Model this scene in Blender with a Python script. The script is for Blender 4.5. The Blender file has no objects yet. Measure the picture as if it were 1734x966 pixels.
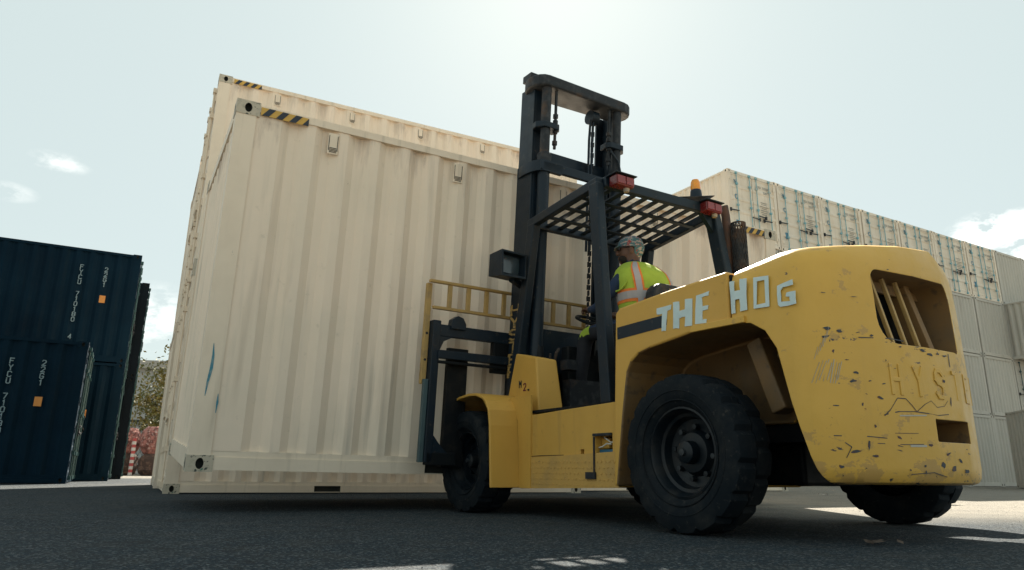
import bpy, bmesh, math, random
from math import sin, cos, pi, radians as R
from mathutils import Vector as V, Matrix as M4
random.seed(7)
S = bpy.context.scene
COL = S.collection

# ------------------------------------------------------------ camera
PITCH, ROLL, CAMH = 0.26091, 0.01372, 0.3166
F = V((0, cos(PITCH), sin(PITCH))); U0 = V((0, -sin(PITCH), cos(PITCH))); R0 = V((1, 0, 0))
CR = cos(ROLL)*R0 + sin(ROLL)*U0; CU = -sin(ROLL)*R0 + cos(ROLL)*U0
cd = bpy.data.cameras.new('camera'); cam = bpy.data.objects.new('camera', cd); COL.objects.link(cam)
m = M4.Identity(4)
for i in range(3):
    m[i][0] = CR[i]; m[i][1] = CU[i]; m[i][2] = -F[i]
m[2][3] = CAMH
cam.matrix_world = m
cd.lens = 24.6; cd.sensor_width = 36; cd.clip_start = 0.05; cd.clip_end = 3000
S.camera = cam

# ------------------------------------------------------------ light
SUN_EL, SUN_AZ = 41.0, 4.0          # degrees; azimuth to the right of straight ahead (+Y)
w = bpy.data.worlds.new('World'); S.world = w; w.use_nodes = True
nt = w.node_tree; nt.nodes.clear()
out = nt.nodes.new('ShaderNodeOutputWorld'); bg = nt.nodes.new('ShaderNodeBackground')
sky = nt.nodes.new('ShaderNodeTexSky'); sky.sky_type = 'NISHITA'; sky.sun_disc = False
sky.sun_elevation = R(SUN_EL); sky.sun_rotation = R(SUN_AZ)
sky.air_density = 1.0; sky.dust_density = 1.0; sky.ozone_density = 1.0; sky.altitude = 0
bg.inputs[1].default_value = 0.1
# small clouds in the sky, by direction
tc = nt.nodes.new('ShaderNodeTexCoord')
nz = nt.nodes.new('ShaderNodeTexNoise'); nz.inputs['Scale'].default_value = 22; nz.inputs['Detail'].default_value = 7; nz.inputs['Roughness'].default_value = .62
mp = nt.nodes.new('ShaderNodeMapping'); mp.inputs['Scale'].default_value = (1, 1, 2.0)
nt.links.new(tc.outputs['Generated'], mp.inputs[0]); nt.links.new(mp.outputs[0], nz.inputs['Vector'])
nrm = nt.nodes.new('ShaderNodeVectorMath'); nrm.operation = 'NORMALIZE'; nt.links.new(tc.outputs['Generated'], nrm.inputs[0])
acc = None
def mth(op, a, b=None, clamp=False):
    n = nt.nodes.new('ShaderNodeMath'); n.operation = op; n.use_clamp = clamp
    for k, v in enumerate((a, b)):
        if v is None: continue
        if isinstance(v, (int, float)): n.inputs[k].default_value = v
        else: nt.links.new(v, n.inputs[k])
    return n.outputs[0]
def cloud_dir(px, py):
    return (F*1184.9 + CR*(px-867) + CU*(483-py)).normalized()
for (px, py, sx, sz, amp) in ((98, 276, .030, .011, .24), (10, 324, .028, .010, .18), (1688, 394, .046, .024, .8), (1760, 420, .06, .024, .7), (262, 540, .05, .04, .3)):
    c = cloud_dir(px, py)
    sub = nt.nodes.new('ShaderNodeVectorMath'); sub.operation = 'SUBTRACT'; nt.links.new(nrm.outputs[0], sub.inputs[0]); sub.inputs[1].default_value = c
    mul = nt.nodes.new('ShaderNodeVectorMath'); mul.operation = 'MULTIPLY'; nt.links.new(sub.outputs[0], mul.inputs[0]); mul.inputs[1].default_value = (1/sx, 1/sx, 1/sz)
    ln = nt.nodes.new('ShaderNodeVectorMath'); ln.operation = 'LENGTH'; nt.links.new(mul.outputs[0], ln.inputs[0])
    t = mth('MULTIPLY', mth('SUBTRACT', 1.25, ln.outputs['Value'], True), amp)
    acc = t if acc is None else mth('MAXIMUM', acc, t)
cl = mth('MULTIPLY', acc, mth('MULTIPLY', mth('SUBTRACT', nz.outputs[0], .42), 5.5, True), True)
mixc = nt.nodes.new('ShaderNodeMix'); mixc.data_type = 'RGBA'
hzm = nt.nodes.new('ShaderNodeMix'); hzm.data_type = 'RGBA'; hzm.inputs[0].default_value = .945   # thin even haze over the whole dome
nt.links.new(sky.outputs[0], hzm.inputs[6]); hzm.inputs[7].default_value = (1.86, 2.13, 2.03, 1)
nt.links.new(cl, mixc.inputs[0]); nt.links.new(hzm.outputs[2], mixc.inputs[6]); mixc.inputs[7].default_value = (7.4, 6.9, 6.5, 1)
nt.links.new(mixc.outputs[2], bg.inputs[0]); nt.links.new(bg.outputs[0], out.inputs[0])
sd = bpy.data.lights.new('sun', 'SUN'); so = bpy.data.objects.new('sun', sd); COL.objects.link(so)
sd.energy = 5.0; sd.angle = R(.53); sd.color = (1, .91, .77)
sdir = V((sin(R(SUN_AZ))*cos(R(SUN_EL)), cos(R(SUN_AZ))*cos(R(SUN_EL)), sin(R(SUN_EL))))
so.rotation_euler = sdir.to_track_quat('Z', 'Y').to_euler(); so.location = (0, 0, 60)
S.view_settings.view_transform = 'Standard'; S.view_settings.look = 'None'; S.view_settings.gamma = 1
S.view_settings.exposure = 1.84

# ------------------------------------------------------------ materials
MC = {}
def mat(name, color, rough=.6, metal=0, noise=None, streak=None, chips=None, bump=None, coat=0, emis=None, var=0, spec=None, trans=0, zchips=None):
    """noise=(scale, color2, lo, hi) ; streak=(color, lo, hi) vertical dirt ; chips=(scale, color, threshold, stretch) ; bump=(scale, strength, dist)"""
    if name in MC: return MC[name]
    mt = bpy.data.materials.new(name); mt.use_nodes = True; n = mt.node_tree; P = n.nodes['Principled BSDF']
    P.inputs['Roughness'].default_value = rough; P.inputs['Metallic'].default_value = metal
    P.inputs['Coat Weight'].default_value = coat
    if spec is not None: P.inputs['Specular IOR Level'].default_value = spec
    if trans: P.inputs['Transmission Weight'].default_value = trans
    tcn = n.nodes.new('ShaderNodeTexCoord'); oi = n.nodes.new('ShaderNodeObjectInfo')
    off = n.nodes.new('ShaderNodeVectorMath'); off.operation = 'MULTIPLY_ADD'
    n.links.new(oi.outputs['Random'], off.inputs[0]); off.inputs[1].default_value = (31, 17, 23) if var else (0, 0, 0); n.links.new(tcn.outputs['Object'], off.inputs[2])
    vec = off.outputs[0]
    rgb = n.nodes.new('ShaderNodeRGB'); rgb.outputs[0].default_value = (*color, 1); cur = rgb.outputs[0]
    def mixin(fac, col):
        nonlocal cur
        mx = n.nodes.new('ShaderNodeMix'); mx.data_type = 'RGBA'
        n.links.new(fac, mx.inputs[0]); n.links.new(cur, mx.inputs[6])
        if isinstance(col, tuple): mx.inputs[7].default_value = (*col, 1)
        else: n.links.new(col, mx.inputs[7])
        cur = mx.outputs[2]
    def ramp(src, lo, hi, top=1.0):
        r = n.nodes.new('ShaderNodeMapRange'); r.inputs[1].default_value = lo; r.inputs[2].default_value = hi; r.inputs[4].default_value = top
        n.links.new(src, r.inputs[0]); return r.outputs[0]
    def noi(scale, stretch=(1, 1, 1), det=5, rgh=.6):
        mpn = n.nodes.new('ShaderNodeMapping'); mpn.inputs['Scale'].default_value = stretch; n.links.new(vec, mpn.inputs[0])
        t = n.nodes.new('ShaderNodeTexNoise'); t.inputs['Scale'].default_value = scale; t.inputs['Detail'].default_value = det; t.inputs['Roughness'].default_value = rgh
        n.links.new(mpn.outputs[0], t.inputs['Vector']); return t.outputs[0]
    if var:
        mixin(ramp(oi.outputs['Random'], 0, 1, var), tuple(c*.62 for c in color))
    for nn in (noise or []):
        mixin(ramp(noi(nn[0], nn[4] if len(nn) > 4 else (1, 1, 1)), nn[2], nn[3]), nn[1])
    if streak:
        for (c, lo, hi, sc) in streak:
            a = noi(sc, (1, 1, .06), 4, .55); b = noi(1.3, (1, 1, .7), 3)
            mm = n.nodes.new('ShaderNodeMath'); mm.operation = 'MULTIPLY'
            n.links.new(ramp(a, lo, hi), mm.inputs[0]); n.links.new(ramp(b, .38, .7), mm.inputs[1]); mixin(mm.outputs[0], c)
    rsrc = None
    if chips:
        for (sc, c, th, st) in chips:
            f = ramp(noi(sc, st, 6, .68), th, th+.012); mixin(f, c)
    if zchips:
        sz = n.nodes.new('ShaderNodeSeparateXYZ'); n.links.new(tcn.outputs['Object'], sz.inputs[0])
        for (sc, c, th, z0, zw, gain, *ex) in zchips:
            soft, st = ex if ex else (.02, (1, 1, 1.7))
            def m_(op, a, b_, cl=False):
                q = n.nodes.new('ShaderNodeMath'); q.operation = op; q.use_clamp = cl
                for k, v in enumerate((a, b_)):
                    if v is None: continue
                    if isinstance(v, (int, float)): q.inputs[k].default_value = v
                    else: n.links.new(v, q.inputs[k])
                return q.outputs[0]
            dz = m_('ABSOLUTE', m_('SUBTRACT', sz.outputs[2], z0), None)
            wgt = m_('MULTIPLY', m_('SUBTRACT', 1.0, m_('DIVIDE', dz, zw), True), gain)
            mixin(ramp(m_('ADD', noi(sc, st, 7, .7), wgt), th, th+soft), c)
    n.links.new(cur, P.inputs['Base Color'])
    rn = ramp(noi(9, (1, 1, 1)), .3, .75); rr = n.nodes.new('ShaderNodeMapRange'); n.links.new(rn, rr.inputs[0]); rr.inputs[3].default_value = max(.03, rough-.1); rr.inputs[4].default_value = min(1, rough+.12)
    n.links.new(rr.outputs[0], P.inputs['Roughness'])
    if bump:
        b = n.nodes.new('ShaderNodeBump'); b.inputs['Strength'].default_value = bump[1]; b.inputs['Distance'].default_value = bump[2]
        n.links.new(noi(bump[0], bump[3] if len(bump) > 3 else (1, 1, 1)), b.inputs['Height']); n.links.new(b.outputs[0], P.inputs['Normal'])
    if emis:
        P.inputs['Emission Color'].default_value = (*emis[0], 1); P.inputs['Emission Strength'].default_value = emis[1]
    MC[name] = mt; return mt

beige = mat('beige_paint', (.80, .675, .545), .6, spec=.3, zchips=[(3.2, (.50, .41, .33), .72, 2.80, .7, .23, .16, (1, 1, .16)), (1.3, (.34, .26, .21), .74, 2.75, .6, .20, .12, (1, 1, .3))], noise=[(1.1, (.71, .62, .50), .4, .75), (14, (.62, .53, .42), .64, .82)], streak=[((.36, .28, .21), .60, .84, 6.0), ((.50, .44, .36), .54, .8, 16.0)], chips=[(9, (.22, .13, .08), .735, (1, 1, .5))], bump=(2.2, .25, .02), var=.0)
beige_post = mat('beige_post_paint', (.76, .655, .525), .6, spec=.3, noise=[(2.5, (.68, .58, .46), .4, .75)], streak=[((.33, .28, .21), .55, .8, 12)], chips=[(13, (.10, .14, .14), .70, (1, 1, .6))], bump=(4, .2, .01))
beige_far = mat('faded_beige_paint', (.74, .66, .55), .6, noise=[(1.1, (.62, .53, .41), .4, .75)], streak=[((.42, .34, .25), .52, .8, 6)], chips=[(7, (.28, .16, .09), .70, (1, 1, .7))], var=.35)
grey_far = mat('grey_container_paint', (.46, .435, .38), .6, noise=[(.8, (.40, .385, .34), .4, .8)], streak=[((.28, .25, .21), .5, .8, 6)], var=.4)
blue_c = mat('navy_container_paint', (.003, .016, .030), .65, spec=.06, noise=[(.8, (.002, .010, .020), .4, .75)], streak=[((.012, .022, .028), .55, .8, 8)], chips=[(9, (.12, .07, .04), .72, (1, 1, .7))])
blue_d = mat('dark_navy_container_paint', (.004, .009, .015), .6, spec=.1, noise=[(.8, (.003, .007, .01), .4, .75)])
teal = mat('teal_bar_paint', (.16, .36, .42), .55, noise=[(6, (.36, .40, .38), .45, .7)])
teal_d = mat('dark_teal_paint', (.012, .06, .065), .55)
casting_m = mat('worn_casting_paint', (.47, .42, .33), .6, noise=[(16, (.30, .28, .22), .5, .7)], chips=[(24, (.035, .05, .045), .60, (1, 1, 1)), (15, (.05, .17, .12), .66, (1, 1, 1))])
hole_m = mat('dark_hole_fill', (.018, .02, .018), .9)  # flat near-black colour for holes, pockets, slots and seams
gasket = mat('black_rubber_gasket', (.02, .02, .02), .7)
yel = mat('forklift_yellow_paint', (.60, .345, .07), .48, spec=.35, noise=[(1.6, (.52, .30, .06), .4, .75), (18, (.36, .22, .06), .64, .82)], streak=[((.26, .17, .07), .60, .85, 11)], chips=[(11, (.05, .045, .04), .735, (1, .6, 1.6))], bump=(5, .12, .01))
yelcw = mat('scuffed_yellow_paint', (.63, .375, .07), .46, spec=.35, zchips=[(5, (.46, .28, .08), .60, .32, .22, .10), (24, (.035, .04, .045), .70, .29, .10, .13), (15, (.04, .045, .055), .715, .965, .045, .13), (30, (.05, .04, .04), .72, .60, .5, .03)], noise=[(1.3, (.55, .325, .06), .4, .75), (16, (.48, .30, .07), .64, .82)], streak=[((.30, .21, .1), .6, .85, 9)], chips=[(7.5, (.055, .05, .055), .672, (1, 1, 2.8)), (15, (.16, .06, .03), .69, (1, 1, 1.5)), (5, (.09, .10, .10), .70, (1, 1, 2.2))], bump=(6, .3, .012))
yeldark = mat('shaded_grimy_yellow_paint', (.22, .125, .045), .6, noise=[(3, (.16, .11, .06), .45, .7), (14, (.08, .06, .04), .58, .75)])  # yellow darkened to paint in shade under arch and in openings, with grime
yeltread = mat('checkered_yellow_paint', (.54, .32, .08), .55, noise=[(4, (.34, .23, .09), .50, .8), (16, (.12, .10, .06), .64, .76)])
dullyel = mat('weathered_mustard_paint', (.42, .27, .09), .55, noise=[(8, (.25, .17, .08), .5, .75)])
navy = mat('blue_black_frame_paint', (.006, .015, .026), .45, spec=.25, noise=[(5, (.010, .016, .022), .45, .7), (25, (.06, .052, .045), .62, .74)], coat=.03, bump=(9, .2, .005))
navy2 = mat('worn_frame_paint', (.018, .022, .027), .55, spec=.25, noise=[(4, (.10, .06, .035), .55, .75), (18, (.05, .055, .06), .5, .7)])
black = mat('black_grease', (.005, .007, .009), .6, spec=.2, noise=[(12, (.015, .014, .013), .5, .7)])
chrome = mat('hydraulic_chrome', (.45, .47, .5), .18, 1)
rubber = mat('tyre_rubber', (.005, .009, .013), .8, spec=.15, noise=[(6, (.010, .013, .016), .45, .7), (9, (.022, .024, .025), .5, .75), (30, (.05, .047, .043), .6, .78)], bump=(40, .25, .004))
rimm = mat('dark_wheel_rim', (.003, .007, .011), .45, spec=.3, noise=[(10, (.018, .018, .018), .5, .7)])
hubm = mat('greasy_hub_metal', (.02, .025, .03), .5, .2)
redl = mat('red_lamp_plastic', (.11, .010, .010), .3, coat=.2)
amber = mat('amber_beacon_plastic', (.85, .34, .01), .2, coat=.5, trans=.25)
rust = mat('rusty_exhaust', (.08, .042, .03), .7, noise=[(14, (.05, .04, .035), .45, .65)])
tape = mat('pale_blue_tape', (.52, .64, .65), .5, noise=[(20, (.6, .68, .67), .5, .7), (6, (.42, .52, .53), .5, .75)])
gold = mat('worn_gold_decal', (.42, .27, .09), .5, noise=[(30, (.12, .10, .06), .52, .6)])
hazy = mat('hazard_yellow', (.55, .33, .06), .5)
hazb = mat('hazard_black', (.015, .022, .035), .5)
whitep = mat('white_stencil', (.18, .26, .29), .6, noise=[(30, (.08, .12, .15), .5, .65)])
bluep = mat('blue_stencil', (.08, .22, .32), .6)
orangep = mat('orange_sticker', (.55, .22, .04), .5)
tealp = mat('teal_scrape', (.03, .20, .28), .5, noise=[(20, (.2, .3, .32), .5, .7)])
greyp = mat('faded_grey_print', (.27, .26, .23), .7)
vestm = mat('lime_vest_fabric', (.40, .54, .055), .85, noise=[(9, (.33, .45, .05), .4, .7)], bump=(12, .5, .01))
orgm = mat('orange_trim_fabric', (.85, .23, .04), .7)
silv = mat('reflective_tape', (.42, .40, .41), .4)
shirt = mat('navy_shirt_fabric', (.012, .03, .075), .85, bump=(18, .5, .01))
skin = mat('brown_skin', (.11, .052, .032), .5)
capm = mat('patterned_cap_fabric', (.06, .16, .2), .85, noise=[(26, (.42, .36, .35), .52, .57, (1, 1, 2.4)), (34, (.32, .06, .06), .57, .61, (1, 2, 1))])
darkc = mat('dark_visor', (.015, .016, .02), .4)
glassd = mat('dark_lamp_glass', (.02, .035, .045), .08, coat=.6)
batt = mat('blue_battery_case', (.02, .12, .2), .4)
wire = mat('white_cable', (.6, .58, .52), .5)
bark = mat('tree_bark', (.10, .075, .05), .9)
leafm = mat('olive_leaf', (.11, .115, .03), .6, noise=[(1.2, (.25, .19, .04), .45, .6), (2.1, (.055, .07, .025), .5, .65)])
wallm = mat('pale_stucco', (.42, .42, .41), .9, noise=[(.6, (.34, .35, .35), .4, .7)])
roofm = mat('roof_sheet', (.35, .33, .3), .7)
railm = mat('dark_rail', (.02, .024, .03), .6)
bale1 = mat('pink_wrapped_scrap', (.42, .17, .14), .8, noise=[(7, (.16, .06, .05), .48, .56), (12, (.6, .42, .38), .56, .64)], bump=(9, .9, .04))
bale2 = mat('brown_scrap', (.08, .05, .04), .9, noise=[(9, (.18, .11, .08), .5, .62)], bump=(9, .9, .04))
redst = mat('red_stripe', (.42, .07, .07), .6); whst = mat('white_stripe', (.6, .56, .52), .6)

def ground_mat():
    mt = bpy.data.materials.new('asphalt_yard'); mt.use_nodes = True; n = mt.node_tree; P = n.nodes['Principled BSDF']
    tcn = n.nodes.new('ShaderNodeTexCoord'); vec = tcn.outputs['Object']
    def noi(s, d=6, r=.6):
        t = n.nodes.new('ShaderNodeTexNoise'); t.inputs['Scale'].default_value = s; t.inputs['Detail'].default_value = d; t.inputs['Roughness'].default_value = r; n.links.new(vec, t.inputs['Vector']); return t.outputs[0]
    def rng(src, a, b, c=0., d=1.):
        r = n.nodes.new('ShaderNodeMapRange'); n.links.new(src, r.inputs[0])
        for k, v in zip((1, 2, 3, 4), (a, b, c, d)): r.inputs[k].default_value = v
        return r.outputs[0]
    def mix(f, a, b):
        mx = n.nodes.new('ShaderNodeMix'); mx.data_type = 'RGBA'; n.links.new(f, mx.inputs[0])
        for k, v in ((6, a), (7, b)):
            if isinstance(v, tuple): mx.inputs[k].default_value = (*v, 1)
            else: n.links.new(v, mx.inputs[k])
        return mx.outputs[2]
    c = mix(rng(noi(.35), .38, .68), (.006, .019, .031), (.014, .029, .041))
    c = mix(rng(noi(4), .45, .7), c, (.028, .034, .038))
    vo = n.nodes.new('ShaderNodeTexVoronoi'); vo.inputs['Scale'].default_value = 105; n.links.new(vec, vo.inputs['Vector'])
    sepc = n.nodes.new('ShaderNodeSeparateColor'); n.links.new(vo.outputs['Color'], sepc.inputs[0])
    c = mix(rng(sepc.outputs[0], .72, .95), c, (.115, .13, .135))
    c = mix(rng(sepc.outputs[1], .6, .95), c, (.018, .021, .024))
    c = mix(rng(noi(.09, 3), .52, .62), c, (.12, .118, .11))
    cv = n.nodes.new('ShaderNodeTexVoronoi'); cv.feature = 'DISTANCE_TO_EDGE'; cv.inputs['Scale'].default_value = .35
    wv = n.nodes.new('ShaderNodeVectorMath'); wv.operation = 'ADD'; nv = n.nodes.new('ShaderNodeTexNoise'); nv.inputs['Scale'].default_value = 1.8; nv.inputs['Detail'].default_value = 5; n.links.new(vec, nv.inputs['Vector'])
    n.links.new(vec, wv.inputs[0]); n.links.new(nv.outputs['Color'], wv.inputs[1]); n.links.new(wv.outputs[0], cv.inputs['Vector'])
    c = mix(rng(cv.outputs['Distance'], .006, .0, 0, .7), c, (.012, .014, .016))
    c = mix(rng(noi(.8, 3), .60, .70, 0, .7), c, (.016, .02, .024))
    c = mix(rng(noi(1.3, 7, .75), .60, .72, 0, .5), c, (.085, .085, .078))
    # smooth pale ground beyond the truck, its colour lightened to paint in the sunlight there
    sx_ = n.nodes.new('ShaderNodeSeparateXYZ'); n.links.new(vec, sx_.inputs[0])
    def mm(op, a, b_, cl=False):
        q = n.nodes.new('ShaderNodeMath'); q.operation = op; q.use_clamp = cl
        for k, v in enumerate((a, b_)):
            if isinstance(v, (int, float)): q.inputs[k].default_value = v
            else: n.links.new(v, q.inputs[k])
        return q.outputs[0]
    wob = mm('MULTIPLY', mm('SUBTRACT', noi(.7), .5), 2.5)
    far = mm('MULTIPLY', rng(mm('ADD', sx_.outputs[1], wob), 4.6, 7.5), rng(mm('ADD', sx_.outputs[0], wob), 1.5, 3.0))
    farl = rng(mm('ADD', sx_.outputs[1], wob), 19, 23)  # sunlit far ground, also painted into the colour
    near = rng(mm('ADD', sx_.outputs[1], mm('MULTIPLY', wob, .4)), 1.6, .9)  # pale ground out of view at the camera, added to bounce fill light
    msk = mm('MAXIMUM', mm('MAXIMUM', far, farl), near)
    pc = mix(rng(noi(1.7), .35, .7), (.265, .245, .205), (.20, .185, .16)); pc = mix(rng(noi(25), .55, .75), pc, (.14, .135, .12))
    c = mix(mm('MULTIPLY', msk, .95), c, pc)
    n.links.new(c, P.inputs['Base Color']); P.inputs['Roughness'].default_value = .9; P.inputs['Specular IOR Level'].default_value = .25
    h = n.nodes.new('ShaderNodeMath'); h.operation = 'ADD'; n.links.new(vo.outputs['Distance'], h.inputs[0]); n.links.new(noi(30), h.inputs[1])
    b = n.nodes.new('ShaderNodeBump'); b.inputs['Strength'].default_value = .9; b.inputs['Distance'].default_value = .012
    n.links.new(h.outputs[0], b.inputs['Height']); n.links.new(b.outputs[0], P.inputs['Normal'])
    return mt

# ------------------------------------------------------------ mesh helper
class G:
    def __init__(s): s.v = []; s.f = []; s.mi = []; s.m = 0
    def add(s, vs, fs, flip=False):
        o = len(s.v); s.v += [tuple(v) for v in vs]
        for f in fs: s.f.append(tuple(o+i for i in (reversed(f) if flip else f))); s.mi.append(s.m)
        return s
    def box(s, x0, x1, y0, y1, z0, z1):
        return s.add([(x, y, z) for z in (z0, z1) for y in (y0, y1) for x in (x0, x1)],
            [(0, 2, 3, 1), (4, 5, 7, 6), (0, 1, 5, 4), (2, 6, 7, 3), (0, 4, 6, 2), (1, 3, 7, 5)])
    def obox(s, c, h, mtx=None):
        q = G().box(-h[0], h[0], -h[1], h[1], -h[2], h[2]); c = V(c)
        return s.add([(mtx @ V(v) if mtx else V(v)) + c for v in q.v], q.f)
    def bar(s, a, b, wx, wy, up=(0, 0, 1)):
        a = V(a); b = V(b); d = (b-a); l = d.length; z = d/l; x = V(up).cross(z)
        if x.length < 1e-3: x = V((1, 0, 0)).cross(z)
        x.normalize(); y = z.cross(x)
        return s.add([a + x*(sx*wx/2) + y*(sy*wy/2) + z*t for t in (0, l) for sy in (-1, 1) for sx in (-1, 1)],
            [(0, 2, 3, 1), (4, 5, 7, 6), (0, 1, 5, 4), (2, 6, 7, 3), (0, 4, 6, 2), (1, 3, 7, 5)])
    def prism(s, poly, ax, a, b):
        """poly in the two axes other than ax, extruded from a to b"""
        n = len(poly)
        def P(p, t):
            return (t, p[0], p[1]) if ax == 'x' else ((p[0], t, p[1]) if ax == 'y' else (p[0], p[1], t))
        vs = [P(p, a) for p in poly] + [P(p, b) for p in poly]
        area = sum(poly[i][0]*poly[(i+1) % n][1]-poly[(i+1) % n][0]*poly[i][1] for i in range(n))
        flip = (area < 0) ^ (ax == 'y') ^ (b < a)
        fs = [tuple(range(n-1, -1, -1)), tuple(range(n, 2*n))] + [(i, (i+1) % n, n+(i+1) % n, n+i) for i in range(n)]
        return s.add(vs, fs, flip)
    def rings(s, rs, cap=True):
        n = len(rs[0]); vs = [p for r in rs for p in r]; fs = []
        for k in range(len(rs)-1):
            for i in range(n): fs.append((k*n+i, k*n+(i+1) % n, (k+1)*n+(i+1) % n, (k+1)*n+i))
        if cap: fs += [tuple(range(n-1, -1, -1)), tuple((len(rs)-1)*n+i for i in range(n))]
        return s.add(vs, fs)
    def tube(s, path, r, n=10, cap=True):
        path = [V(p) for p in path]; rs = []; ref = None
        for i, p in enumerate(path):
            t = (path[min(i+1, len(path)-1)]-path[max(i-1, 0)]).normalized()
            if ref is None: ref = V((0, 0, 1)) if abs(t.z) < .9 else V((1, 0, 0))
            x = ref.cross(t).normalized(); y = t.cross(x); ref = y if False else ref
            rr = r[i] if isinstance(r, (list, tuple)) else r
            rs.append([p + x*rr*cos(2*pi*k/n) + y*rr*sin(2*pi*k/n) for k in range(n)])
        return s.rings(rs, cap)
    def lathe(s, prof, axis='x', n=32, c=(0, 0, 0), fn=None, cap=True):
        """prof: (axial, radius)"""
        c = V(c); rs = []
        for (a, r) in prof:
            ring = []
            for k in range(n):
                th = 2*pi*k/n; rr = fn(a, r, k) if fn else r
                p = {'x': (a, rr*cos(th), rr*sin(th)), 'y': (rr*sin(th), a, rr*cos(th)), 'z': (rr*cos(th), rr*sin(th), a)}[axis]
                ring.append(c+V(p))
            rs.append(ring)
        return s.rings(rs, cap)
    def build(s, name, mats, parent=None, bevel=0, seg=2, smooth=False, fix=False, link=True):
        me = bpy.data.meshes.new(name); me.from_pydata([tuple(v) for v in s.v], [], s.f)
        mats = mats if isinstance(mats, (list, tuple)) else [mats]
        for mm in mats: me.materials.append(mm)
        me.polygons.foreach_set('material_index', s.mi)
        if fix:
            b = bmesh.new(); b.from_mesh(me); bmesh.ops.recalc_face_normals(b, faces=b.faces); b.to_mesh(me); b.free()
        if smooth:
            me.polygons.foreach_set('use_smooth', [True]*len(me.polygons))
            try: me.set_sharp_from_angle(angle=R(38))
            except Exception: pass
        me.update()
        o = bpy.data.objects.new(name, me); COL.objects.link(o)
        if parent: o.parent = parent
        if bevel:
            bv = o.modifiers.new('bevel', 'BEVEL'); bv.width = bevel; bv.segments = seg; bv.limit_method = 'ANGLE'; bv.angle_limit = R(35); bv.harden_normals = False
        return o
def empty(name, loc=(0, 0, 0), rz=0, label=None, cat=None, group=None):
    o = bpy.data.objects.new(name, None); COL.objects.link(o); o.location = loc; o.rotation_euler = (0, 0, rz); o.empty_display_size = .2
    tag(o, label, cat, group); return o
def tag(o, label=None, cat=None, group=None, kind=None):
    if label: o['label'] = label
    if cat: o['category'] = cat
    if group: o['group'] = group
    if kind: o['kind'] = kind
    return o
def dup(o, parent=None):
    c = o.copy(); COL.objects.link(c); c.parent = parent
    for ch in list(KIDS.get(o.name, [])): dup(bpy.data.objects[ch], c)
    return c
KIDS = {}
def index_kids():
    KIDS.clear()
    for o in bpy.data.objects:
        if o.parent: KIDS.setdefault(o.parent.name, []).append(o.name)
def bake(o):
    """apply the modifiers of o to its mesh"""
    bpy.context.view_layer.update()
    dg = bpy.context.evaluated_depsgraph_get(); me = bpy.data.meshes.new_from_object(o.evaluated_get(dg)); old = o.data
    o.modifiers.clear(); o.data = me; me.name = old.name; return o
def cut(o, cutters):
    for c in cutters:
        c.parent = o.parent
        md = o.modifiers.new('cut', 'BOOLEAN'); md.operation = 'DIFFERENCE'; md.object = c; md.solver = 'EXACT'
    bake(o)
    for c in cutters: bpy.data.objects.remove(c)
    return o
# stroke lettering
FONT = {'H': [[(0, 0), (0, 1)], [(.6, 0), (.6, 1)], [(0, .5), (.6, .5)]], 'Y': [[(0, 1), (.3, .5), (.6, 1)], [(.3, .5), (.3, 0)]],
 'S': [[(.6, .88), (.45, 1), (.15, 1), (0, .86), (0, .64), (.15, .53), (.45, .47), (.6, .36), (.6, .14), (.45, 0), (.15, 0), (0, .12)]],
 'T': [[(0, 1), (.6, 1)], [(.3, 1), (.3, 0)]], 'E': [[(.6, 1), (0, 1), (0, 0), (.6, 0)], [(0, .52), (.45, .52)]],
 'R': [[(0, 0), (0, 1), (.45, 1), (.6, .88), (.6, .62), (.45, .5), (0, .5)], [(.3, .5), (.6, 0)]],
 'F': [[(.6, 1), (0, 1), (0, 0)], [(0, .52), (.45, .52)]], 'C': [[(.6, .85), (.45, 1), (.15, 1), (0, .85), (0, .15), (.15, 0), (.45, 0), (.6, .15)]],
 'U': [[(0, 1), (0, .15), (.15, 0), (.45, 0), (.6, .15), (.6, 1)]], 'G': [[(.6, .85), (.45, 1), (.15, 1), (0, .85), (0, .15), (.15, 0), (.45, 0), (.6, .15), (.6, .45), (.35, .45)]],
 'M': [[(0, 0), (0, 1), (.3, .5), (.6, 1), (.6, 0)]], '7': [[(0, 1), (.6, 1), (.2, 0)]], '1': [[(.15, .8), (.32, 1), (.32, 0)]],
 '0': [[(.15, 0), (0, .15), (0, .85), (.15, 1), (.45, 1), (.6, .85), (.6, .15), (.45, 0), (.15, 0)]],
 '8': [[(.15, .5), (0, .64), (0, .87), (.15, 1), (.45, 1), (.6, .87), (.6, .64), (.45, .5), (.15, .5), (0, .36), (0, .13), (.15, 0), (.45, 0), (.6, .13), (.6, .36), (.45, .5)]],
 '2': [[(0, .82), (.12, 1), (.48, 1), (.6, .84), (.6, .62), (0, 0), (.6, 0)]], '4': [[(.45, 0), (.45, 1), (0, .3), (.6, .3)]],
 'K': [[(0, 0), (0, 1)], [(.6, 1), (0, .45), (.6, 0)]]}
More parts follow.
